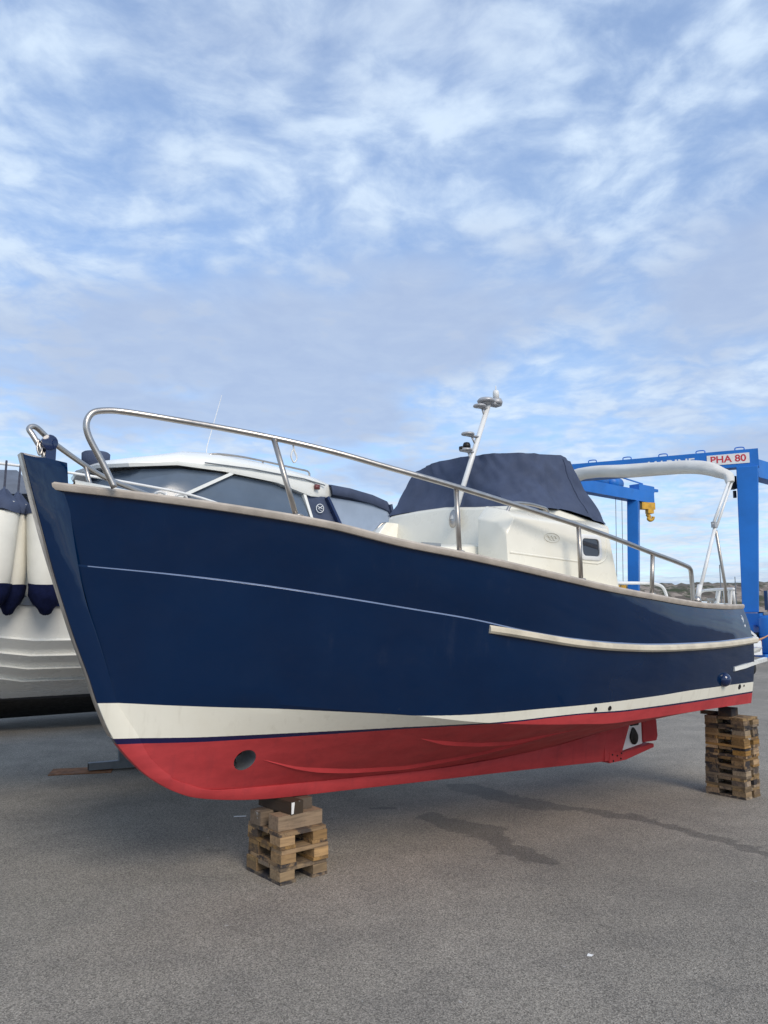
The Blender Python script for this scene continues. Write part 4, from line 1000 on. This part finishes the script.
for P in (PA, PB, PC, PD):
    bm = B(); bar(bm, P - ubd * .55 + Vector((0, 0, 1.45)), P + ubd * .55 + Vector((0, 0, 1.45)), .70, .55); bar(bm, P - ubd * .9 + Vector((0, 0, 1.1)), P + ubd * .9 + Vector((0, 0, 1.1)), .45, .30); obj('wheel_yoke', bm, M['lift'], hoist, bevel=.05)
    for k in (-1, 1):
        bm = B(); mt2 = Matrix.Translation(P + ubd * (k * .62) + Vector((0, 0, .56))) @ Matrix.Rotation(math.atan2(ubd.y, ubd.x), 4, 'Z') @ Matrix.Rotation(rad(90), 4, 'X')
        lathe(bm, [(.28, -.2), (.50, -.2), (.56, -.13), (.56, .13), (.50, .2), (.28, .2)], 28, mt2); wl = obj('wheel', bm, M['black'], hoist, smooth=35)
        bm = B(); lathe(bm, [(.27, -.17), (.22, -.12), (.22, .12), (.27, .17)], 20, mt2); obj('rim', bm, M['lift'], wl, smooth=35)
# power pack drum beside the near leg
pk = PA + Vector((.02, -1.15, 0))
bm = B(); lathe(bm, [(.40, .12), (.46, .18), (.46, 1.50), (.40, 1.60), (.2, 1.64)], 28, Matrix.Translation(pk)); lathe(bm, [(.475, .82), (.475, .86)], 28, Matrix.Translation(pk)); obj('fuel_tank', bm, M['lift'], hoist, smooth=40)
bm = B(); box(bm, pk + Vector((0, .0, .06)), (1.1, .9, .12)); bar(bm, pk + Vector((-.1, .3, .3)), PA + Vector((0, -.2, .95)), .3, .3); obj('tank_bracket', bm, M['lift'], hoist)
bm = B(); box(bm, PA + Vector((.50, -.15, 2.25)), (.30, .3, .8)); box(bm, PA + Vector((.42, -.2, 1.72)), (.7, .5, .12)); obj('control_box', bm, M['stand'], hoist, bevel=.03)
# sign and lettering on the outward face of the cross beam
fn = Vector((ua.y, -ua.x, 0)); fn = fn if fn.y < 0 else -fn
X_ = -ua; ang = math.atan2(X_.y, X_.x)
def face_mtx(dist, z, off): 
    p = PA + ua * dist + fn * (.31 + off) + Vector((0, 0, z)); return Matrix.Translation(p) @ Matrix.Rotation(ang, 4, 'Z') @ Matrix.Rotation(rad(90), 4, 'X')
mt3 = face_mtx(.72, ZT - .37, .012)
bm = B(); box(bm, (0, 0, 0), (1.66, .44, .02)); sg = obj('sign_board', bm, M['sign'], hoist); sg.matrix_local = mt3
text_obj('sign_lettering', 'PHA 80', .41, M['signred'], sg, Matrix.Translation((0, .0, .013)), .002, 1.08)
text_obj('beam_lettering', 'MARINE', .44, M['letter'], hoist, face_mtx(3.02, ZT - .37, .004), .003, 1.25)
for k in range(6):
    bm = B(); p = PA + ua * (.1 + k * 1.55) + Vector((0, 0, ZT - .01)); q = p + ua * .32
    tube(bm, smooth_path([p, p + Vector((0, 0, .16)), q + Vector((0, 0, .16)), q], 4), .025, 8); obj('lifting_eye', bm, M['lift'], hoist, smooth=50)
bm = B(); box(bm, PA + ua * .62 + Vector((0, 0, 7.25)), (.25, .3, .55)); obj('floodlight', bm, M['black'], hoist, bevel=.04)
bm = B(); box(bm, PA + ua * .55 + Vector((0, 0, 6.75)), (.10, .12, .3)); obj('cable_gland', bm, M['black'], hoist)
# winches and hook on the far beam
for u in (-3.3, -1.9):
    bm = B(); lathe(bm, [(.32, -.5), (.32, .5)], 20, Matrix.Translation(PB + ubd * u + Vector((0, 0, ZT + .05))) @ Matrix.Rotation(math.atan2(ubd.y, ubd.x), 4, 'Z') @ Matrix.Rotation(rad(90), 4, 'Y')); obj('winch_drum', bm, M['lift'], hoist, smooth=40)
bm = B(); box(bm, PB + ubd * .95 + Vector((0, 0, ZT + .05)), (1.6, .6, .35), math.atan2(ubd.y, ubd.x)); obj('trolley', bm, M['lift'], hoist, bevel=.05)
bm = B(); bar(bm, PB - ubd * 1.2 + Vector((0, -.2, ZT + .42)), PB + ubd * .9 + Vector((0, -.2, ZT + .30)), .06, .06); bar(bm, PB + ubd * 1.6 + Vector((0, 0, ZT + .1)), PB + ubd * 2.6 + Vector((0, 0, ZT + .12)), .12, .16); obj('trolley_rail', bm, M['lift'], hoist)
hk = PB + ubd * 1.15 + fn * .0 + Vector((0, -.35, 0))
bm = B(); box(bm, hk + Vector((0, 0, ZT - .95)), (.85, .35, .38), .3); box(bm, hk + Vector((.14, 0, ZT - 1.24)), (.36, .28, .26), .3); hb_ = obj('hook_block', bm, M['yellow'], hoist, bevel=.05)
bm = B(); tube(bm, smooth_path([hk + Vector(p) for p in ((.10, 0, ZT - 1.36), (.02, 0, ZT - 1.45), (.12, 0, ZT - 1.53), (.06, 0, ZT - 1.66), (.18, 0, ZT - 1.74), (.30, 0, ZT - 1.66), (.33, 0, ZT - 1.54))], 5), [.10] * 20 + [.09] * 11, 10); obj('hook', bm, M['yellow'], hb_, smooth=50)
for u in (-1.75, -1.15):
    bm = B(); p = PB + ubd * u; tube(bm, [p + Vector((0, 0, ZT - .72)), p + Vector((-.12, 0, 3.2))], .016, 6); obj('hoist_cable', bm, M['cable'], hoist)
    bm = B(); box(bm, p + Vector((-.12, 0, 3.05)), (.25, .2, .35)); obj('sling_block', bm, M['yellow'], hoist, bevel=.03)

# orange line from the quarter of the boat to the hoist
bm = B(); A0 = b2w(4.46, -.80, 1.40); B0 = pk + Vector((-.2, -.42, 1.02))
tube(bm, [A0.lerp(B0, k / 16) + Vector((0, 0, -.04 * math.sin(k / 16 * math.pi))) for k in range(17)], .012, 6)
tag(obj('mooring_line', bm, M['rope'], None), 'thin orange line stretched from the navy stern to the blue hoist', 'rope')

# ------------------------------------------------------------------ parked white car behind the stern
car = empty('parked_car', (10.82, 27.0, 0), rad(12), 'white car parked beyond the stern, in front of the blue hoist', 'car')
bm = B(); rows = []
for y_ in (-.80, -.66, 0, .66, .80):
    e = .06 if abs(y_) > .7 else 0
    rows.append([Vector((x, y_, z)) for x, z in ((-2.0 + e, .30), (-2.05 + e, .55), (-1.95 + e, .80), (-1.0, .92), (-.95, .93), (.9, .95), (1.85 - e, .92), (2.0 - e, .75), (2.0 - e, .30))])
loft(bm, rows); bm.faces.new([v_ for v_ in bm.verts][:9]); bm.faces.new([v_ for v_ in bm.verts][-9:][::-1]); fix(bm); obj('car_body', bm, M['carwhite'], car, smooth=40, bevel=.02)
bm = B(); loft(bm, [[Vector(p) for p in ((-1.0, -.76, .92), (1.75, -.76, .95), (1.75, .76, .95), (-1.0, .76, .92))], [Vector(p) for p in ((-.30, -.60, 1.36), (1.30, -.60, 1.38), (1.30, .60, 1.38), (-.30, .60, 1.36))]], closed=True); fix(bm); obj('car_windows', bm, M['windowglass'], car)
bm = B(); box(bm, (.5, 0, 1.395), (1.66, 1.24, .05)); 
for sy in (-1, 1):
    for xa, xb in ((-1.0, -.30), (.45, .50), (1.75, 1.30)): bar(bm, (xa, sy * .77, .93), (xb, sy * .615, 1.375), .07, .07)
obj('car_roof', bm, M['carwhite'], car, bevel=.02)
for x_ in (-1.3, 1.25):
    for y_ in (-.74, .74):
        bm = B(); lathe(bm, [(.18, -.10), (.30, -.10), (.32, -.06), (.32, .06), (.30, .10), (.18, .10)], 24, Matrix.Translation((x_, y_, .32)) @ Matrix.Rotation(rad(90), 4, 'X')); wl = obj('wheel', bm, M['black'], car, smooth=35)
        bm = B(); lathe(bm, [(.18, -.105), (.12, -.09), (.12, .09), (.18, .105)], 20, Matrix.Translation((x_, y_, .32)) @ Matrix.Rotation(rad(90), 4, 'X')); obj('rim', bm, M['stand'], wl, smooth=35)
for y_ in (-.6, .6):
    bm = B(); box(bm, (2.0, y_, .72), (.04, .22, .16)); obj('tail_lamp', bm, M['lamp'], car, bevel=.01)
    bm = B(); box(bm, (-2.02, y_, .66), (.06, .26, .12)); obj('headlight', bm, M['clear'], car, bevel=.01)

# ------------------------------------------------------------------ small sailing boats moored in the bay
for i, (x, y, hm, lab) in enumerate(((52.6, 120, 10.4, 'far sailing boat with bare mast, left of its twin beyond the stern'), (64.6, 142, 9.6, 'far sailing boat with bare mast, nearest the near blue hoist leg'))):
    s = empty('sailing_boat', (x, y, -1.0), rad(20 + 40 * i), lab, 'sailing boat', 'sailing boats moored in the bay')
    bm = B(); rows = []
    for k in range(11):
        u = k / 10; xx = -4 + 8 * u; hb = 1.25 * math.sin(min(1, u * 1.5 + .12) * math.pi / 2) * (1 if u < .7 else 1 - .35 * (u - .7) / .3)
        if k == 0: hb = .05
        rows.append([Vector((xx, -hb, 1.1)), Vector((xx, -hb * .8, .2)), Vector((xx, 0, -.3)), Vector((xx, hb * .8, .2)), Vector((xx, hb, 1.1))])
    loft(bm, rows, closed=True, cap=True); fix(bm); obj('hull', bm, M['white'], s, smooth=40)
    bm = B(); tube(bm, [(-.4, 0, 1.0), (-.4, 0, hm)], .075, 8); tube(bm, [(-.4, 0, 2.2), (2.8, 0, 2.1)], .06, 8); tube(bm, [(-.4, -.6, hm * .6), (-.4, .6, hm * .6)], .03, 6); obj('mast', bm, M['stand'], s)
    bm = B(); box(bm, (.3, 0, 1.3), (2.6, 1.3, .5)); obj('coachroof', bm, M['white'], s, bevel=.1)

# small litter on the asphalt
bm = B(); v_ = [bm.verts.new(q) for q in ((-.03, -.012, .004), (.005, -.025, .006), (.03, -.004, .010), (.012, .02, .004), (-.012, .012, .014))]; bm.faces.new(v_)
g_ = bmesh.ops.extrude_face_region(bm, geom=bm.faces[:]); bmesh.ops.translate(bm, verts=[e for e in g_['geom'] if isinstance(e, bmesh.types.BMVert)], vec=(0, 0, .003)); fix(bm)
o = obj('paper_scrap', bm, M['sign']); o.location = (1.006, 4.013, 0); o.scale = (.6, .6, .6); tag(o, 'small white crumpled scrap lying on the asphalt in the foreground', 'litter')
bm = B(); bar(bm, (-.05, 0, .006), (.05, .004, .006), .008, .008); o = obj('wood_splinter', bm, M['sign']); o.location = (-1.187, 6.62, 0); o.rotation_euler = (0, 0, rad(8)); tag(o, 'thin pale splinter lying on the asphalt left of the short wood stack', 'litter')
